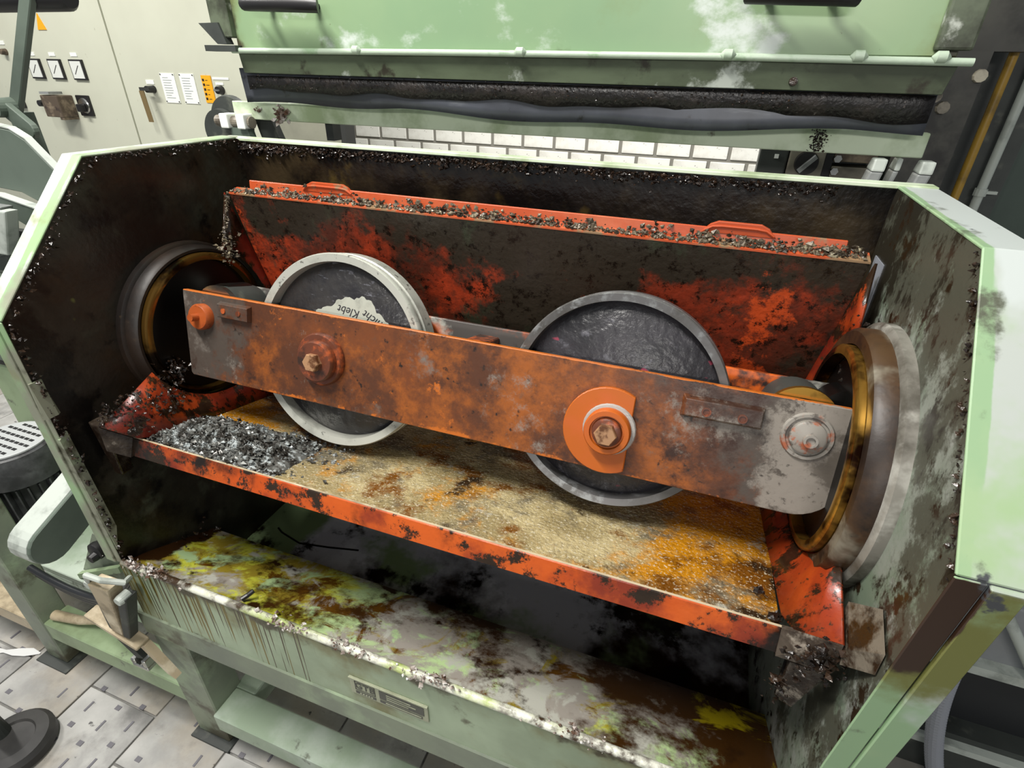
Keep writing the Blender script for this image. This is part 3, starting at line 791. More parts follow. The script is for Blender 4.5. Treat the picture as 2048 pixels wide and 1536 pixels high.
# ================================================================== motor side (left of the housing)
MO = (-1.71, .665, .356)
mo = thing('electric_motor', MO, 'upright charcoal electric motor with cooling fins left of the housing', 'motor')
MB().lathe([(.088, .02), (.088, .22), (.084, .225)], MO, 'z', 40).build('body', m_motor, mo, MO, smooth=True)
MB().lathe([(.10, 0), (.118, .004), (.118, .02), (.10, .035)], MO, 'z', 40).build('flange', m_motor, mo, MO, smooth=True)
for q in range(26):
    a = 2 * pi * q / 26
    e = Matrix.Translation(MO) @ Matrix.Rotation(a, 4, 'Z')
    pts = [e @ Vector(v) for v in ((.084, -.0025, .045), (.106, -.0018, .045), (.106, .0018, .045), (.084, .0025, .045),
                                   (.084, -.0025, .18), (.106, -.0018, .18), (.106, .0018, .18), (.084, .0025, .18))]
    MB().hexa(pts).build('fin', m_motor, mo, MO)
fc = MB().lathe([(.108, .185), (.110, .25), (.104, .275), (.09, .28)], MO, 'z', 40).build('fan_cover', m_motor, mo, MO, smooth=True)
MB().lathe([(.094, .280), (.094, .284), (.088, .285)], MO, 'z', 40).build('grille', m_fan, fc, MO)
p = MB()
for q in range(-3, 4):
    for u in range(-4, 5):
        x, y = u * .019 + (.006 if q % 2 else 0), q * .022
        if math.hypot(x, y) < .078:
            p.box(MO[0] + x - .007, MO[0] + x + .007, MO[1] + y - .004, MO[1] + y + .004, MO[2] + .285, MO[2] + .2862)
p.build('vent_slots', m_black, fc, MO)
MB().box(MO[0] - .06, MO[0] + .02, MO[1] - .15, MO[1] - .08, MO[2] + .05, MO[2] + .13).build('terminal_box', m_motor, mo, MO, bevel=.006)
GB = (-1.35, .85, .46)
gb = thing('gear_casing', GB, 'pale green gear casing between the motor and the housing end', 'casing')
MB().box(-1.95, -1.10, .80, .95, .34, .78).build('body', m_framelight, gb, GB, bevel=.02, seg=3)
MB().box(-1.95, -1.10, .78, .95, .81, 1.06).build('upper_body', m_armgreen, gb, GB, bevel=.01)
MB().box(-1.90, -1.15, .80, .95, .78, .81).build('gasket', m_hole, gb, GB)
MB().box(-1.70, -1.58, .797, .80, .72, .745).build('sticker', m_red, gb, GB)
BG = (-1.18, .6, .68)
bg = thing('belt_guard', BG, 'rounded green belt guard with pale edge left of the housing', 'guard')
MB().prism(stadium((.43, .686), (.752, .834), .043, 10), 'x', -1.16, -1.15).build('face_plate', m_armgreen, bg, BG, bevel=.002, seg=1)
MB().prism(stadium((.43, .686), (.752, .834), .0445, 10), 'x', -1.215, -1.158).build('rim', m_pipew, bg, BG, bevel=.003, seg=2)  # rim coloured pale to paint the light on its top
vb = thing('valve_block', (-1.2, .62, .355), 'green block with a black knobbed valve under the belt guard', 'valve')
OV = (-1.2, .62, .355)
MB().hexa([(-1.42, .56, .356), (-1.06, .56, .356), (-1.06, .66, .356), (-1.42, .66, .356),
           (-1.34, .58, .50), (-1.06, .58, .52), (-1.06, .66, .52), (-1.34, .66, .50)]).build('block', m_frame, vb, OV)
MB().hexa([(-1.40, .535, .356), (-1.20, .535, .46), (-1.20, .548, .46), (-1.40, .548, .356),
           (-1.40, .535, .372), (-1.20, .535, .48), (-1.20, .548, .48), (-1.40, .548, .372)]).build('trim_bar', m_framelight, vb, OV)
kb = MB().lathe([(.018, -.022), (.024, -.018), (.024, -.006), (.018, .01)], (-1.305, .57, .475), 'y', 20).build('knob', m_black, vb, OV, smooth=True)
MB().lathe([(.011, -.036), (.013, -.022)], (-1.30, .57, .468), 'y', 16).build('knob_cap', m_black, kb, OV)
for q in range(3):
    pts = []
    for i in range(15):
        t = i / 14
        pts.append((-.21 + .42 * t, .004 * q, .05 * (2 * t - 1) ** 2 * (2.4 if t > .5 else 1.0) - .017 * q + .06 * t))
    h = MB().tube(pts, .0085, 10).build('hydraulic_hose', m_hose, None, smooth=True, loc=(-1.30, .497, .345))
    tag(h, ('uppermost', 'middle', 'lowest')[q] + ' of three black hoses sagging under the belt guard', 'hose', 'black hoses under the belt guard')

# lift linkage and guards above left
LK = (-1.55, .97, 1.0)
lk = thing('lift_linkage', LK, 'grey green jointed lifting arm at the upper left of the housing', 'lever arm')


def armbar(p, q, wd, y0, y1, m=m_armgreen, name='arm', n=8):
    return MB().prism(stadium(p, q, wd, n), 'y', y0, y1).build(name, m, lk, LK, bevel=.002, seg=1)


armbar((-1.375, 1.75), (-1.622, 1.452), .015, .955, .970)
armbar((-1.622, 1.452), (-1.558, 1.408), .019, .930, .945, name='lower_arm')
pn = MB().lathe([(.02, .914), (.022, .955)], (-1.622, 0, 1.452), 'y', 20).build('pivot_pin', m_armgreen, lk, LK)
MB().lathe([(.012, .906), (.014, .914)], (-1.622, 0, 1.452), 'y', 6).build('pin_head', m_darkst, pn, LK)
MB().lathe([(.022, -1.75), (.026, -1.74), (.026, -1.37), (.02, -1.36)], (0, .99, 1.668), 'x', 20).build('grip_roller', m_black, lk, LK, smooth=True)
MB().box(-1.68, -1.62, .972, .996, .36, 1.44).build('post', m_armgreen, lk, LK)
GD = (-1.6, .9, 1.0)
gd = thing('curved_guard', GD, 'dark green curved sheet guard below the lifting arm', 'guard')
MB().prism([(-1.95, 1.408), (-1.60, 1.416), (-1.55, 1.411), (-1.51, 1.392), (-1.40, 1.285), (-1.40, 1.20), (-1.60, 1.27), (-1.95, 1.29)], 'y', .885, .90).build('sheet', m_armgreen, gd, GD, bevel=.002, seg=1)
b = MB()
top = [(-1.95, 1.411), (-1.60, 1.419), (-1.55, 1.414), (-1.508, 1.395), (-1.40, 1.288)]
b.strip([((x, .885, z), (x, .902, z + .002)) for x, z in top])
b.build('folded_edge', m_pipew, gd, GD, solid=.003)  # pale edges put the light along the bent sheet into colour
MB().prism([(-1.95, 1.265), (-1.65, 1.26), (-1.48, 1.232), (-1.40, 1.202), (-1.40, 1.12), (-1.62, 1.21), (-1.95, 1.245)], 'y', .86, .88).build('lower_sheet', m_armgreen, gd, GD)
b = MB()
b.strip([((x, .858, z), (x, .878, z + .002)) for x, z in ((-1.95, 1.268), (-1.65, 1.263), (-1.48, 1.235), (-1.40, 1.205))])
b.build('lower_edge', m_pipew, gd, GD, solid=.003)
TP = (-1.6, .84, 1.1)
tp = thing('tension_links', TP, 'grey steel clevis links beside the left edge of the housing', 'linkage')
for (xa, za, xb, zb, w_, y, m_) in ((-1.72, 1.12, -1.60, 1.255, .055, .80, m_greyst), (-1.61, 1.14, -1.545, 1.25, .03, .79, m_pipew), (-1.50, 1.15, -1.455, 1.22, .035, .80, m_pipew), (-1.62, 1.065, -1.50, 1.14, .05, .80, m_greyst)):
    MB().hexa([(xa, y, za), (xa + w_, y, za), (xa + w_, y + .03, za), (xa, y + .03, za),
               (xb, y, zb), (xb + w_, y, zb), (xb + w_, y + .03, zb), (xb, y + .03, zb)]).build('link', m_, tp, TP, bevel=.004)
MB().box(-1.95, -1.38, .835, .855, 1.07, 1.19).build('block', m_darkst, tp, TP, bevel=.004)

# ================================================================== hood, curtain, cross bar
HD = (-.36, 1.07, 1.7)
hd = thing('lifting_hood', HD, 'raised green sheet metal hood with black handles above the housing', 'hood')
MB().box(-1.012, .292, 1.07, 1.078, 1.580, 2.05).build('panel', m_hood, hd, HD, bevel=.002, seg=1)
MB().box(-1.058, -1.008, 1.055, 1.085, 1.60, 2.05).build('side_flange', m_hoodedge, hd, HD, bevel=.002, seg=1)
MB().box(.258, .305, 1.056, 1.072, 1.588, 2.05).build('side_flange', m_hoodedge, hd, HD, bevel=.004)
MB().prism([(-1.085, 1.625), (-1.034, 1.626), (-1.02, 1.588), (-1.045, 1.588)], 'y', 1.05, 1.07).build('corner_tab', m_darkst, hd, HD)
MB().box(-1.082, -1.0, 1.05, 1.08, 1.575, 1.586).build('corner_tab', m_darkst, hd, HD)
bd = MB().tube([(-1.02, 1.062, 1.577), (-.5, 1.062, 1.578), (.0, 1.062, 1.577), (.312, 1.062, 1.574)], .0055, 10).build('bottom_bead', m_bead, hd, HD, smooth=True)
for x in (-.71, -.37, -.02, .165, .27):
    MB().lathe([(.001, -.012), (.008, -.006), (.008, .006), (.001, .012)], (x, 1.058, 1.58), 'x', 10).build('weld_spot', m_bead, bd, HD, smooth=True)
MB().hexa([(-1.012, 1.074, 1.536), (.292, 1.074, 1.532), (.292, 1.082, 1.532), (-1.012, 1.082, 1.536),
           (-1.012, 1.068, 1.575), (.298, 1.068, 1.573), (.298, 1.078, 1.573), (-1.012, 1.078, 1.575)]).build('lower_flange', m_hoodflange, hd, HD, bevel=.001, seg=1)
MB().lathe([(.006, -.006), (.007, 0)], (.085, 1.073, 1.545), 'y', 12).build('screw', m_crust, hd, HD)
for x0, x1 in ((-.935, -.765), (-.008, .137)):
    hh = MB().tube([(x0, 1.03, 1.655), (x0 + .012, 1.024, 1.654), (x1 - .012, 1.024, 1.650), (x1, 1.03, 1.650)], .0125, 14).build('handle', m_black, hd, HD, smooth=True)
    for x in (x0 + .03, x1 - .03):
        MB().lathe([(.006, 1.03), (.006, 1.07)], (x, 0, 1.652), 'y', 10).build('standoff', m_black, hh, HD)
# curtain
CU = (-.36, 1.095, 1.54)
cu = thing('rubber_curtain', CU, 'grey rubber splash curtain caked with black sludge hanging under the hood', 'curtain')
b = MB()
n = 60
cols = []
for i in range(n + 1):
    t = i / n
    x = -1.035 + t * 1.325
    wave = .004 * sin(t * 9) + .006 * sin(t * 4 + 1)
    zb = 1.478 - .010 * max(0, sin((t - .3) * pi * 1.6)) + .003 * sin(t * 23)
    cols.append([(x, 1.088 + .006 * sin(t * 14) * k_ + wave * k_, 1.545 + (zb - 1.545) * k_) for k_ in (0, .25, .5, .75, 1)])
vs = [[b.bm.verts.new(p) for p in c_] for c_ in cols]
for a_, c_ in zip(vs[:-1], vs[1:]):
    for k_ in range(4):
        b.bm.faces.new((a_[k_], c_[k_], c_[k_ + 1], a_[k_ + 1]))
b.build('sheet', m_rubber, cu, CU, smooth=True, solid=.005)
b = MB()
vs = []
for i in range(n + 1):
    t = i / n
    x = -1.012 + t * 1.30
    zb = 1.504 - .010 * t + .003 * sin(t * 31) + .002 * sin(t * 57)
    vs.append([b.bm.verts.new((x, 1.0822, 1.531)), b.bm.verts.new((x, 1.0817, 1.52)), b.bm.verts.new((x, 1.083, zb))])
for a_, c_ in zip(vs[:-1], vs[1:]):
    for k_ in range(2):
        b.bm.faces.new((a_[k_], c_[k_], c_[k_ + 1], a_[k_ + 1]))
b.build('sludge_band', m_sludge, cu, CU, smooth=True, solid=.003)
b = MB().chips(500, lambda i: (rnd.uniform(-1.01, .1), 1.0785 + rnd.gauss(0, .001), rnd.uniform(1.507, 1.534)), .0016, rnd)
o = b.build('sludge_specks', m_crust, cu, CU)
o['kind'] = 'stuff'

CB = (-.4, 1.14, 1.45)
cb = thing('cross_bar', CB, 'pale green cross bar with pivot blocks behind the housing rim', 'bar')
MB().box(-1.13, .315, 1.14, 1.16, 1.438, 1.476).build('bar', m_bar, cb, CB, bevel=.0015, seg=1)
b = MB().chips(60, lambda i: (-.985 + rnd.gauss(0, .009), 1.136 + rnd.gauss(0, .002), 1.449 + rnd.gauss(0, .009)), .007, rnd)
b.chips(14, lambda i: (-1.055 + rnd.gauss(0, .008), 1.138, 1.46 + rnd.gauss(0, .004)), .004, rnd)
o = b.build('dirt_clump', m_lipcrust, cb, CB)
o['kind'] = 'stuff'
b = MB().chips(260, lambda i: (.152 + rnd.gauss(0, .006), 1.139, 1.440 + rnd.uniform(0, .034)), .0017, rnd)
o = b.build('brown_drip', m_crust, cb, CB)
o['kind'] = 'stuff'
MB().lathe([(.056, 1.165), (.058, 1.17), (.058, 1.185)], (-1.175, 0, 1.428), 'y', 40).build('pivot_disc', m_darkst, cb, CB, smooth=True)
MB().lathe([(.05, 1.15), (.052, 1.164)], (-1.195, 0, 1.405), 'y', 40).build('pivot_disc', m_darkst, cb, CB, smooth=True)
MB().lathe([(.013, -1.175), (.013, -1.07)], (0, 1.13, 1.432), 'x', 16).build('shaft', m_latch, cb, CB)
for x in (-1.138, -1.088):
    MB().box(x - .012, x + .012, 1.11, 1.145, 1.418, 1.45).build('shaft_block', m_white, cb, CB, bevel=.003)
MB().hexa([(-1.14, 1.12, 1.33), (-1.06, 1.12, 1.33), (-1.06, 1.14, 1.33), (-1.14, 1.14, 1.33),
           (-1.13, 1.12, 1.42), (-1.08, 1.12, 1.42), (-1.08, 1.14, 1.42), (-1.13, 1.14, 1.42)]).build('pivot_arm', m_armgreen, cb, CB)
MB().hexa([(-1.06, 1.16, 1.33), (-1.0, 1.16, 1.33), (-1.0, 1.18, 1.33), (-1.06, 1.18, 1.33),
           (-1.09, 1.16, 1.44), (-1.04, 1.16, 1.44), (-1.04, 1.18, 1.44), (-1.09, 1.18, 1.44)]).build('pivot_arm', m_darkst, cb, CB)
MB().box(-.885, -.865, 1.16, 1.19, 1.40, 1.44).build('bar_bracket', m_darkst, cb, CB)
for x, w_, y in ((.244, .010, 1.10), (.277, .0045, 1.125), (.3125, .010, 1.10)):
    MB().hexa([(x - w_ - .012, y, 1.33), (x + w_ - .012, y, 1.33), (x + w_ - .012, y + .035, 1.33), (x - w_ - .012, y + .035, 1.33),
               (x - w_ + .004, y, 1.418), (x + w_ + .004, y, 1.418), (x + w_ + .004, y + .035, 1.418), (x - w_ + .004, y + .035, 1.418)]).build('end_block', m_greyst, cb, CB, bevel=.003)
    MB().hexa([(x - w_ + .004, y - .002, 1.418), (x + w_ + .004, y - .002, 1.418), (x + w_ + .004, y + .04, 1.418), (x - w_ + .004, y + .04, 1.418),
               (x - w_ + .006, y + .004, 1.437), (x + w_ + .006, y + .004, 1.437), (x + w_ + .006, y + .03, 1.437), (x - w_ + .006, y + .03, 1.437)]).build('block_cap', m_pipew, cb, CB, bevel=.003)

# ================================================================== right background
SW = (.18, 1.5, 0)
sw = thing('switch_console', SW, 'grey switch boxes with a round rotary knob behind the right rim', 'switch')
MB().box(.10, .34, 1.56, 1.66, 0, 1.42).build('pedestal', m_greyst, sw, SW)
MB().box(.085, .148, 1.50, 1.56, 1.20, 1.425).build('junction_box', m_darkst, sw, SW, bevel=.004)
MB().box(.118, .127, 1.496, 1.50, 1.385, 1.394).build('indicator', m_white, sw, SW)
MB().box(.150, .225, 1.49, 1.56, 1.20, 1.425).build('switch_box', m_swbox, sw, SW, bevel=.003)
kn = MB().lathe([(.024, 1.478), (.026, 1.49)], (.188, 0, 1.380), 'y', 28).build('knob', m_black, sw, SW)
MB().hexa([(.170, 1.462, 1.366), (.176, 1.462, 1.360), (.176, 1.478, 1.360), (.170, 1.478, 1.366),
           (.200, 1.462, 1.400), (.206, 1.462, 1.394), (.206, 1.478, 1.394), (.200, 1.478, 1.400)]).build('knob_grip', m_greyst, kn, SW)
MB().box(.226, .242, 1.495, 1.56, 1.20, 1.42).build('divider', m_hole, sw, SW)
MB().box(.243, .33, 1.495, 1.56, 1.386, 1.42).build('cover_plate', m_brownbox, sw, SW, bevel=.002)
MB().box(.243, .33, 1.495, 1.56, 1.20, 1.376).build('cover_plate', m_swbox, sw, SW, bevel=.002)
for z in (1.393, 1.366):
    MB().lathe([(.0085, 1.485), (.0085, 1.496)], (.250, 0, z), 'y', 6).build('hex_nut', m_chrome, sw, SW)

CO = (.42, 1.4, 0)
co = thing('steel_column', CO, 'dark grimy steel column with bolts at the right of the hood', 'column')
MB().box(.345, .44, 1.41, 1.46, 0, 1.60).build('web', m_column, co, CO)
MB().box(.340, .59, 1.525, 1.545, 0, 2.4).build('gap_backing', m_darkst, co, CO)  # dark sheet added to stand for the black gap behind the pipes
MB().box(.355, .50, 1.42, 1.46, 1.60, 2.4).build('upper_plate', m_column, co, CO)
for x, z, y in ((.432, 1.560, 1.41), (.391, 1.505, 1.41), (.372, 1.524, 1.41)):
    MB().lathe([(.011, y - .01), (.012, y)], (x, 0, z), 'y', 10).build('bolt', m_latch, co, CO)
tag(MB().tube([(0, 0, 0), (0, 0, 2.4)], .0085, 12).build('yellow_pipe', m_pipey, None, smooth=True, loc=(.489, 1.46, 0)),
    'thin ochre yellow vertical pipe beside the dark column', 'pipe')
wp = thing('white_pipe', (.545, 1.5, 0), 'thin pale vertical pipe in front of the dark green panel', 'pipe')
MB().tube([(0, 0, 0), (0, 0, 2.4)], .009, 12).build('tube', m_pipew, wp, smooth=True)
MB().lathe([(.012, 1.335), (.012, 1.35)], (0, 0, 0), 'z', 12).build('clip', m_pipew, wp)
MB().box(0, .03, -.004, .006, 1.34, 1.346).build('clip_arm', m_pipew, wp)
NB = (.95, 1.7, 0)
nb = thing('green_machine_panel', NB, 'dark green neighbouring machine panel at the right edge', 'machine')
MB().box(.575, 1.7, 1.56, 1.7, .62, 2.4).build('panel', m_neigh, nb, NB, bevel=.004)
MB().box(.60, 1.7, 1.60, 1.7, 0, .62).build('base', m_lowdark, nb, NB)

LC = (.95, 1.1, 0)
lc = thing('low_grey_cabinet', LC, 'low grey steel cabinet with pale tube beside the corrugated hose', 'cabinet')
MB().box(.66, 1.5, 1.08, 1.5, .40, .58).build('body', m_lowgrey, lc, LC, bevel=.004)
MB().box(.64, 1.5, 1.05, 1.08, .385, .41).build('edge_strip', m_pipew, lc, LC)
MB().box(.66, 1.5, 1.10, 1.5, .16, .385).build('recess', m_lowdark, lc, LC)
MB().box(.60, 1.5, 1.05, 1.5, .0, .16).build('plinth', m_darkst, lc, LC)
MB().box(.60, 1.5, 1.03, 1.05, .12, .14).build('edge_strip', m_pipew, lc, LC)
MB().tube([(.70, 1.03, .645), (.92, 1.03, .34)], .011, 12).build('pale_tube', m_pipew, lc, LC, smooth=True)
ch = MB()
pts, rad = [], []
for i in range(120):
    t = i / 119
    x = .655 + .03 * t + .13 * t * t
    pts.append((x - .7, .965 - 1.0 + .03 * t, .60 - .60 * t))
    rad.append(.019 if i % 2 else .016)
ch.tube(pts, rad, 14)
tag(ch.build('corrugated_hose', m_hosegrey, None, smooth=False, loc=(.7, 1.0, 0)), 'grey corrugated conduit hose hanging at the lower right', 'hose')

# ================================================================== floor bits, lower left
RD = (-1.43, .262, 0)
rd = thing('rubber_disc', RD, 'round black rubber disc stand on the tiles at the lower left corner', 'stand')
MB().lathe([(.078, 0), (.086, .01), (.086, .03), (.076, .042), (.05, .046), (.046, .04), (.0, .04)], RD, 'z', 40).build('base', m_rubberblk, rd, RD, smooth=True)
MB().lathe([(.022, .04), (.02, .07), (.012, .2)], (RD[0] - .045, RD[1], 0), 'z', 16).build('stem', m_darkst, rd, RD)
b = MB()
b.strip([((x, .40 + .05 * (x + 1.8) / .15 + .006 * sin(x * 60) - .006 * 0, .004), (x, .43 + .03 * (x + 1.8) / .15 + .01 * sin(x * 40), .004)) for x in [-2.0 + i * .035 for i in range(11)]])
ob = b.build('floor_strip', m_floorstrip, None, solid=.002, off=(-1.8, .42, 0), loc=(-1.8, .42, 0))  # thin flat strip in plain white
tag(ob, 'white irregular strip on the floor behind the left leg', 'strip')

tag(MB().tube([(-.006, -.010, .0), (0, 0, .002), (.006, .010, .006)], .0045, 8).build('metal_pin', m_black, None, loc=(-.700, .482, .664)),
    'small black pin lying on the yellow stained ledge near the lip', 'pin')

# ================================================================== orange trough
TR = (-.36, .76, .93)
tr = thing('tilting_trough', TR, 'orange steel trough crusted with swarf inside the housing', 'trough')
TX0, TX1 = -.945, .232
F0, F1, PB_, T_ = (.516, .913), (.531, .947), (.985, .838), (.893, 1.322)
PX0, PX1 = -.90, .184
# back panel
MB().hexa([(TX0 + .04, PB_[0], PB_[1]), (PX1 + .01, PB_[0], PB_[1]), (PX1 + .01, PB_[0] + .006, PB_[1]), (TX0 + .04, PB_[0] + .006, PB_[1]),
           (TX0, T_[0], T_[1]), (TX1, T_[0], T_[1]), (TX1, T_[0] + .006, T_[1]), (TX0, T_[0] + .006, T_[1])]).build('back_panel', m_troughback, tr, TR)
MB().hexa([(TX0, T_[0], T_[1] - .003), (TX1, T_[0], T_[1] - .003), (TX1, .918, 1.325), (TX0, .918, 1.325),
           (TX0, T_[0], T_[1]), (TX1, T_[0], T_[1]), (TX1, .918, 1.329), (TX0, .918, 1.329)]).build('top_ledge', m_troughtop, tr, TR)
MB().hexa([(-.906, .911, 1.318), (.201, .911, 1.318), (.201, .916, 1.318), (-.906, .916, 1.318),
           (-.906, .915, 1.3455), (.2, .915, 1.3435), (.2, .920, 1.3435), (-.906, .920, 1.3455)]).build('upright_strip', m_troughtop, tr, TR, bevel=.001, seg=1)
for x0, x1 in ((-.773, -.654), (-.008, .103)):
    hump = [(x0, 1.336), (x0 + .012, 1.349), (x0 + .024, 1.3545), (x1 - .024, 1.3545), (x1 - .012, 1.349), (x1, 1.336)]
    MB().prism(hump, 'y', .9125, .920).build('lifting_lug', m_troughtop, tr, TR, bevel=.0012, seg=2)
    MB().tube([(x0 + .004, .912, 1.339), (x0 + .016, .912, 1.346), (x0 + .03, .912, 1.3475), (x1 - .03, .912, 1.3475), (x1 - .016, .912, 1.346), (x1 - .004, .912, 1.339)], .0022, 8).build('lug_ridge', m_troughtop, tr, TR, smooth=True)
# pan
MB().hexa([(PX0, F1[0], .934), (PX1, F1[0], .934), (PX1 + .012, PB_[0], PB_[1] - .005), (PX0 - .01, PB_[0], PB_[1] - .005),
           (PX0, F1[0], .942), (PX1, F1[0], .942), (PX1 + .012, PB_[0], PB_[1]), (PX0 - .01, PB_[0], PB_[1])]).build('pan', m_pan, tr, TR)
MB().hexa([(PX0 - .035, F0[0], F0[1]), (PX1 + .006, F0[0], F0[1]), (PX1 + .006, F0[0] + .01, F0[1]), (PX0 - .035, F0[0] + .01, F0[1]),
           (PX0 - .035, F1[0] - .003, F1[1]), (PX1, F1[0] - .003, F1[1]), (PX1, F1[0] + .003, F1[1]), (PX0 - .035, F1[0] + .003, F1[1])]).build('front_board', m_troughfront, tr, TR, bevel=.0012, seg=1)
MB().tube([(PX0 - .03, F1[0], F1[1]), (PX1, F1[0], F1[1])], .0016, 6).build('worn_edge', m_beige, tr, TR)


def trough_end(xo, s, m):
    """flared end sheet; s = direction in which the foot moves inwards"""
    cy, cz, r = .765, 1.086, .156
    a0 = math.degrees(math.atan2(1.034 - cz, .613 - cy)) + 360
    a1 = math.degrees(math.atan2(1.216 - cz, .85 - cy)) + 360
    N_ = 24
    inner = []
    for i in range(N_ + 1):
        a = radians(a0 + (a1 - a0) * i / N_)
        inner.append((cy + r * cos(a), cz + r * sin(a), .03 * sin(pi * i / N_)))
    line = [(.496, .986, 0.0), (F1[0], F1[1], .05), (.76, .889, .05), (PB_[0], PB_[1] + .002, .048), (.962, .98, .04), (.925, 1.15, .022), (T_[0] - .004, T_[1], .0)]
    ts = [0, .1, .35, .55, .68, .84, 1.0]
    outer = []
    for i in range(N_ + 1):
        t = i / N_
        k_ = max(q for q in range(len(ts) - 1) if ts[q] <= t + 1e-9)
        u = min(1, (t - ts[k_]) / (ts[k_ + 1] - ts[k_]))
        outer.append(tuple(line[k_][c_] + (line[k_ + 1][c_] - line[k_][c_]) * u for c_ in range(3)))
    b_ = MB()
    b_.strip([((xo + s * p[2], p[0], p[1]), (xo + s * q[2], q[0], q[1])) for p, q in zip(inner, outer)])
    return b_.build('end_sheet', m, tr, TR, solid=.004, smooth=True)


trough_end(-.952, 1, m_troughend)
trough_end(.238, -1, m_troughend)
MB().hexa([(PX1, F0[0] - .004, F0[1]), (.238, .492, .935), (.238, .50, .935), (PX1, F0[0] + .006, F0[1]),
           (PX1, F1[0] - .003, F1[1]), (.238, .494, .986), (.238, .50, .986), (PX1, F1[0] + .003, F1[1])]).build('corner_gusset', m_bracket, tr, TR)
MB().hexa([(PX0 - .03, F0[0] - .004, F0[1]), (-.955, .492, .935), (-.955, .50, .935), (PX0 - .03, F0[0] + .006, F0[1]),
           (PX0 - .03, F1[0] - .003, F1[1]), (-.955, .494, .986), (-.955, .50, .986), (PX0 - .03, F1[0] + .003, F1[1])]).build('corner_gusset', m_bracket, tr, TR)
MB().hexa([(.242, .492, .955), (.2585, .455, 1.0), (.2585, .50, 1.02), (.242, .54, .985),
           (.242, .490, .988), (.2585, .458, 1.032), (.2585, .502, 1.052), (.242, .54, 1.012)]).build('stop_block', m_brackettop, tr, TR, bevel=.002)
MB().hexa([(.202, .515, .832), (.224, .508, .826), (.228, .53, .826), (.206, .535, .832),
           (.200, .508, .915), (.240, .495, .93), (.240, .53, .93), (.200, .53, .915)]).build('hanging_bracket', m_bracket, tr, TR, bevel=.003)
MB().hexa([(-.985, .505, .865), (-.965, .505, .865), (-.965, .53, .865), (-.985, .53, .865),
           (-.99, .50, .985), (-.95, .50, .975), (-.95, .53, .975), (-.99, .53, .985)]).build('hanging_bracket', m_bracket, tr, TR, bevel=.003)
# swarf heap in the left of the pan: a lumpy mound plus loose chips
hp = MB()


def pan_z(y):
    return F1[1] - .005 - (y - F1[0]) * (F1[1] - .005 - PB_[1]) / (PB_[0] - F1[0])


def heap(x, y):
    u = max(0, 1 - ((x + .80) / .19) ** 2) if x > -.80 else max(0, 1 - ((x + .80) / .11) ** 2)
    v = max(0, 1 - ((y - .595) / (.066 if y < .595 else .09)) ** 2)
    return pan_z(y) + .036 * u * v + .005 * sin(x * 90) * cos(y * 80) * u * v - (.004 if u * v < .02 else 0)


gx, gy = 26, 18
vs = [[hp.bm.verts.new((-.93 + .36 * i / gx, .53 + .26 * j / gy, heap(-.93 + .36 * i / gx, .53 + .26 * j / gy) + rnd.uniform(-.002, .002))) for j in range(gy + 1)] for i in range(gx + 1)]
for i in range(gx):
    for j in range(gy):
        hp.bm.faces.new((vs[i][j], vs[i + 1][j], vs[i + 1][j + 1], vs[i][j + 1]))


def heap_pt(i):
    if i % 5 == 0:
        x, y = rnd.uniform(-.70, -.55), rnd.uniform(.62, .80)
        x -= (y - .62) * .2
    else:
        x = max(-.90, min(-.53, rnd.gauss(-.775, .075)))
        y = max(.535, min(.72, rnd.gauss(.582, .035)))
    return (x, y, heap(x, y) + abs(rnd.gauss(0, .003)))


hp.chips(3400, heap_pt, .0042, rnd)
o = hp.build('swarf_heap', m_swarf, tr, TR)
o['kind'] = 'stuff'
b = MB()
b.chips(1500, lambda i: (rnd.uniform(TX0, .225), T_[0] + .001 + abs(rnd.gauss(0, .008)), T_[1] + .002 + abs(rnd.gauss(0, .002))), .0032, rnd)
for cx in (-.86, -.78, -.70, -.62, -.52, -.45, -.36, -.27, -.2, -.08, .0, .07, .14, .19):
    b.chips(60, lambda i: (min(.222, cx + rnd.gauss(0, .022)), .906 + rnd.gauss(0, .003), T_[1] + .004 + abs(rnd.gauss(0, .006))), .0042, rnd)
b.chips(170, lambda i: (lambda t: (-.951 + abs(rnd.gauss(0, .004)), T_[0] - .043 * t + rnd.gauss(0, .002), T_[1] - .106 * t))(rnd.random()), .003, rnd)
b.chips(120, lambda i: (-.948 + abs(rnd.gauss(0, .015)), .852 + rnd.gauss(0, .012), 1.215 + rnd.gauss(0, .016)), .0045, rnd)
o = b.build('flange_crust', m_swarfb, tr, TR)
o['kind'] = 'stuff'
b = MB()
b.chips(260, lambda i: (-.935 + rnd.gauss(0, .02), .52 + rnd.random() * .13, .965 + rnd.random() * .05), .0042, rnd)
b.chips(220, lambda i: (-.952 + rnd.gauss(0, .004), .50 + rnd.random() * .14, .985 + rnd.random() * .035), .004, rnd)
b.chips(120, lambda i: (-.952 + rnd.gauss(0, .01), .662 + rnd.gauss(0, .014), 1.02 + rnd.gauss(0, .012)), .005, rnd)
b.chips(120, lambda i: (.225 + rnd.gauss(0, .014), .497 + rnd.gauss(0, .006), .945 + rnd.gauss(0, .016)), .005, rnd)
b.chips(60, lambda i: (.207 + rnd.gauss(0, .008), .512 + rnd.gauss(0, .004), .87 + rnd.gauss(0, .02)), .004, rnd)
b.chips(26, lambda i: (.176 + rnd.gauss(0, .003), .542 + rnd.gauss(0, .003), .944 + rnd.random() * .006), .005, rnd)
b.chips(20, lambda i: (.158 + rnd.gauss(0, .003), .58 + rnd.gauss(0, .003), .944 + rnd.random() * .004), .004, rnd)
b.chips(150, lambda i: (.232 + rnd.gauss(0, .004), .84 + rnd.gauss(0, .015), 1.20 + rnd.gauss(0, .018)), .004, rnd)
o = b.build('greasy_crumbs', m_crust, tr, TR)
o['kind'] = 'stuff'

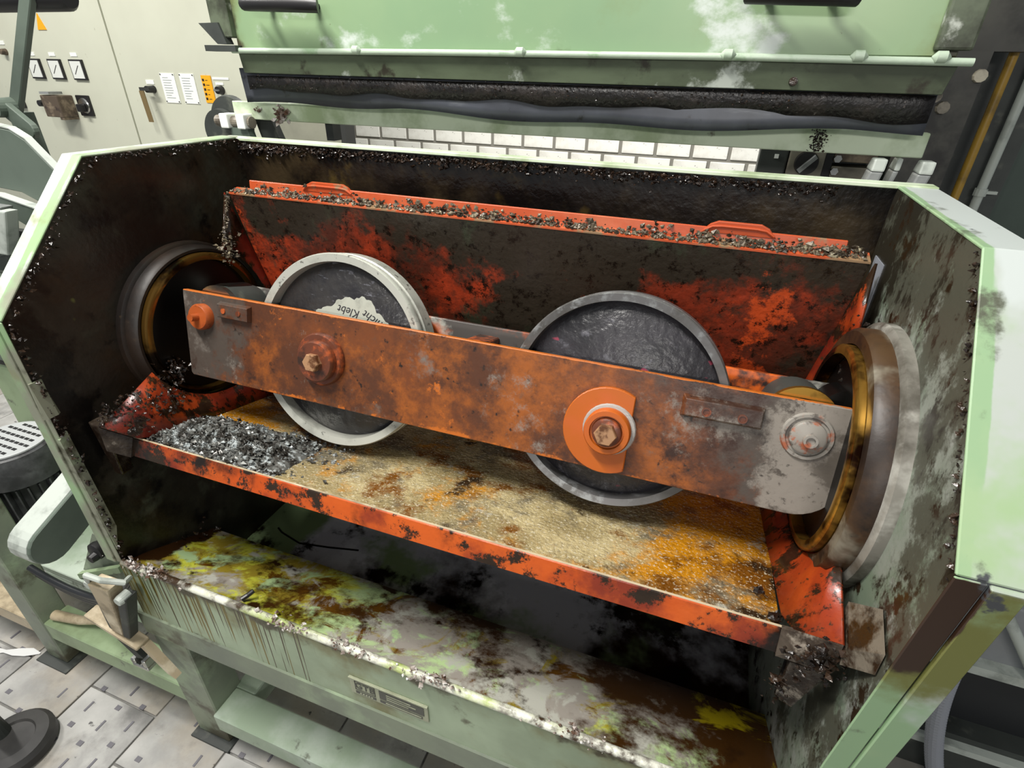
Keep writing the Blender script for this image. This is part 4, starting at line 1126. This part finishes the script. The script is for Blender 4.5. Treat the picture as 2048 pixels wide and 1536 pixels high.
# ================================================================== roller beam (tilted with the trough by 16 degrees)
BR = (-.35, .76, 1.09)
br = thing('roller_beam', BR, 'long rusty orange beam carrying two big wheels between two plates', 'beam', rot=(radians(-16), 0, 0))
OB = (-.35, 0, 0)          # beam parts are given as (x, back, up) in the tilted frame


def bpart(b_, name, m, parent=br, **kw):
    return b_.build(name, m, parent, OB, **kw)


fp = [(-.931, .069), (-.931, .060), (-.917, -.094), (-.912, -.099)] + arc(.180, -.0355, .062, 270, 355, 8) + [(.236, .06), (.232, .068)]
bpart(MB().prism(fp[::-1], 'y', -.065, -.053), 'front_plate', m_beam, bevel=.0012, seg=1)
rp = [(-.931, .076), (-.92, -.099), (.20, -.097), (.240, -.04), (.236, .076)]
bpart(MB().prism(rp[::-1], 'y', .05, .062), 'rear_plate', m_beamrear, bevel=.0012, seg=1)
bpart(MB().box(-.355, -.315, -.053, .05, .048, .060), 'cross_tie', m_bossdark, bevel=.002, seg=1)


def wheel(cx, cz, R, Ri, mrim, mdisc, lab):
    wh = MB().lathe([(Ri + .002, -.032), (Ri + .003, -.044), (R - .002, -.046), (R, -.043), (R, -.036), (R - .0025, -.034), (R - .0025, -.026), (R, -.024), (R, .004), (R - .006, .006), (Ri, .004)], (cx, 0, cz), 'y', 96, closed=True)
    wo = bpart(wh, 'wheel', mrim, smooth=True)
    wo['label'] = lab
    bpart(MB().lathe([(.02, -.030), (Ri - .006, -.030), (Ri + .002, -.024), (Ri + .002, .0), (.02, .0)], (cx, 0, cz), 'y', 96, closed=True), 'disc', mdisc, wo, smooth=True)
    bpart(MB().lathe([(.018, -.055), (.018, .052)], (cx, 0, cz), 'y', 24), 'axle', m_greyst, wo)
    return wo


w1 = wheel(-.591, -.002, .178, .160, m_rimpale, m_disc, 'pale rimmed wheel with handwriting on a bare patch')
w2 = wheel(-.086, .006, .171, .155, m_rimgrey, m_disc2, 'darker grey rimmed wheel with faint red marks')
# bare patch with handwriting on the first wheel
pp = []
for i in range(120):
    a = 2 * pi * i / 120
    q = 1 + .04 * sin(a * 5 + 1) + .03 * sin(a * 11) + .02 * sin(a * 23) + rnd.uniform(-.02, .02)
    pp.append((-.568 + .092 * q * cos(a), .008 + .092 * q * sin(a)))
bpart(MB().prism(pp, 'y', -.0306, -.0298), 'bare_patch', m_bare, w1)
for body, dx, dz, sz in (('Klebt', -.600, .081, .019), ('nicht', -.553, .080, .0)):
    if sz:
        text_mesh('handwriting', body, .021, m_ink, w1, Matrix.Translation((-.578 + .35, -.0308, .075)) @ Matrix.Rotation(pi / 2, 4, 'X') @ Matrix.Rotation(pi - .12, 4, 'Z'), .0002, .25)
    else:
        text_mesh('handwriting', body, .021, m_ink, w1, Matrix.Translation((-.528 + .35, -.0308, .068)) @ Matrix.Rotation(pi / 2, 4, 'X') @ Matrix.Rotation(pi - .42, 4, 'Z'), .0002, .25)


def lat(prof, cx, cz, seg=36, **kw):
    return MB().lathe(prof, (cx, 0, cz), 'y', seg)


# bolt of wheel one
o1 = bpart(lat([(.048, -.065), (.048, -.073), (.045, -.077), (.038, -.077)], -.606, -.012), 'boss', m_bossdark, smooth=True)
bpart(lat([(.037, -.077), (.037, -.088), (.034, -.092), (.02, -.092)], -.604, -.013), 'boss_cap', m_bossdark, o1, smooth=True)
bpart(lat([(.0165, -.092), (.0165, -.102), (.0152, -.104)], -.603, -.013, 6), 'hex_head', m_boltsteel, o1)
# eccentric disc and bolt of wheel two
ca = arc(-.085, -.030, .068, 60, 300, 30)
o2 = bpart(MB().prism(ca, 'y', -.075, -.065), 'cam_disc', m_cam, bevel=.0012, seg=1)
bpart(lat([(.0405, -.0752), (.039, -.0785), (.034, -.079)], -.082, -.026, 28), 'grease_ring', m_grease, o2, smooth=True)
bpart(lat([(.035, -.075), (.035, -.092), (.033, -.095), (.026, -.095), (.025, -.090)], -.083, -.026), 'washer', m_cam, o2, smooth=True)
bpart(lat([(.0235, -.088), (.0215, -.096), (.018, -.098)], -.083, -.026, 30), 'washer_ring', m_bossdark, o2, smooth=True)
bpart(lat([(.0170, -.096), (.0170, -.107), (.0157, -.109)], -.083, -.026, 6), 'hex_head', m_boltsteel, o2)
# raised blocks
bk = bpart(MB().hexa([(.018, -.077, .020), (.121, -.077, .021), (.124, -.065, .016), (.013, -.065, .015),
                      (.018, -.077, .044), (.121, -.077, .045), (.124, -.065, .049), (.013, -.065, .049)]), 'raised_block', m_beam, bevel=.001, seg=1)
for x in (.048, .096):
    bpart(lat([(.0065, -.077), (.0065, -.0795), (.0045, -.0795), (.0042, -.0775)], x, .030, 20), 'screw', m_bossdark, bk, smooth=True)
bk = bpart(MB().hexa([(-.836, -.076, .030), (-.766, -.076, .030), (-.764, -.065, .028), (-.838, -.065, .028),
                      (-.836, -.076, .055), (-.766, -.076, .055), (-.764, -.065, .059), (-.838, -.065, .059)]), 'raised_block', m_beam, bevel=.001, seg=1)
for x in (-.82, -.785):
    bpart(lat([(.005, -.076), (.005, -.078), (.0035, -.078)], x, .043, 16), 'screw', m_bossdark, bk)
# end pins
e1 = bpart(lat([(.025, -.065), (.025, -.077), (.022, -.081), (.012, -.081)], -.879, .023, 30), 'end_pin', m_boltor, smooth=True)
bpart(lat([(.007, -.081), (.007, -.096)], -.880, .023, 14), 'pin_tip', m_boltor, e1)
e2 = bpart(lat([(.034, -.065), (.032, -.069), (.028, -.069), (.027, -.066), (.024, -.066), (.023, -.073), (.02, -.075)], .182, .020, 36), 'end_pin', m_boss_grey, smooth=True)
bpart(lat([(.009, -.075), (.009, -.083), (.006, -.083), (.006, -.079)], .184, .018, 18), 'pin_tip', m_boss_grey, e2)
# end rollers between the plates
for x, s in ((-.868, -1), (.172, 1)):
    ro = bpart(MB().lathe([(.034, -.045), (.046, -.043), (.046, .045), (.034, .047)], (x, 0, .034), 'y', 40), 'end_roller', m_darkst, smooth=True)
    bpart(MB().lathe([(.034, -.047), (.049, -.047), (.049, -.036), (.034, -.036)], (x, 0, .034), 'y', 40, closed=True), 'roller_rim', m_ringlip if s > 0 else m_chrome, ro, smooth=True)
    bpart(MB().lathe([(.036, -.02), (.0365, .04)], (x + .062 * (1 if s > 0 else -.2), 0, .048), 'y', 32), 'spacer', m_hole, ro, smooth=True)
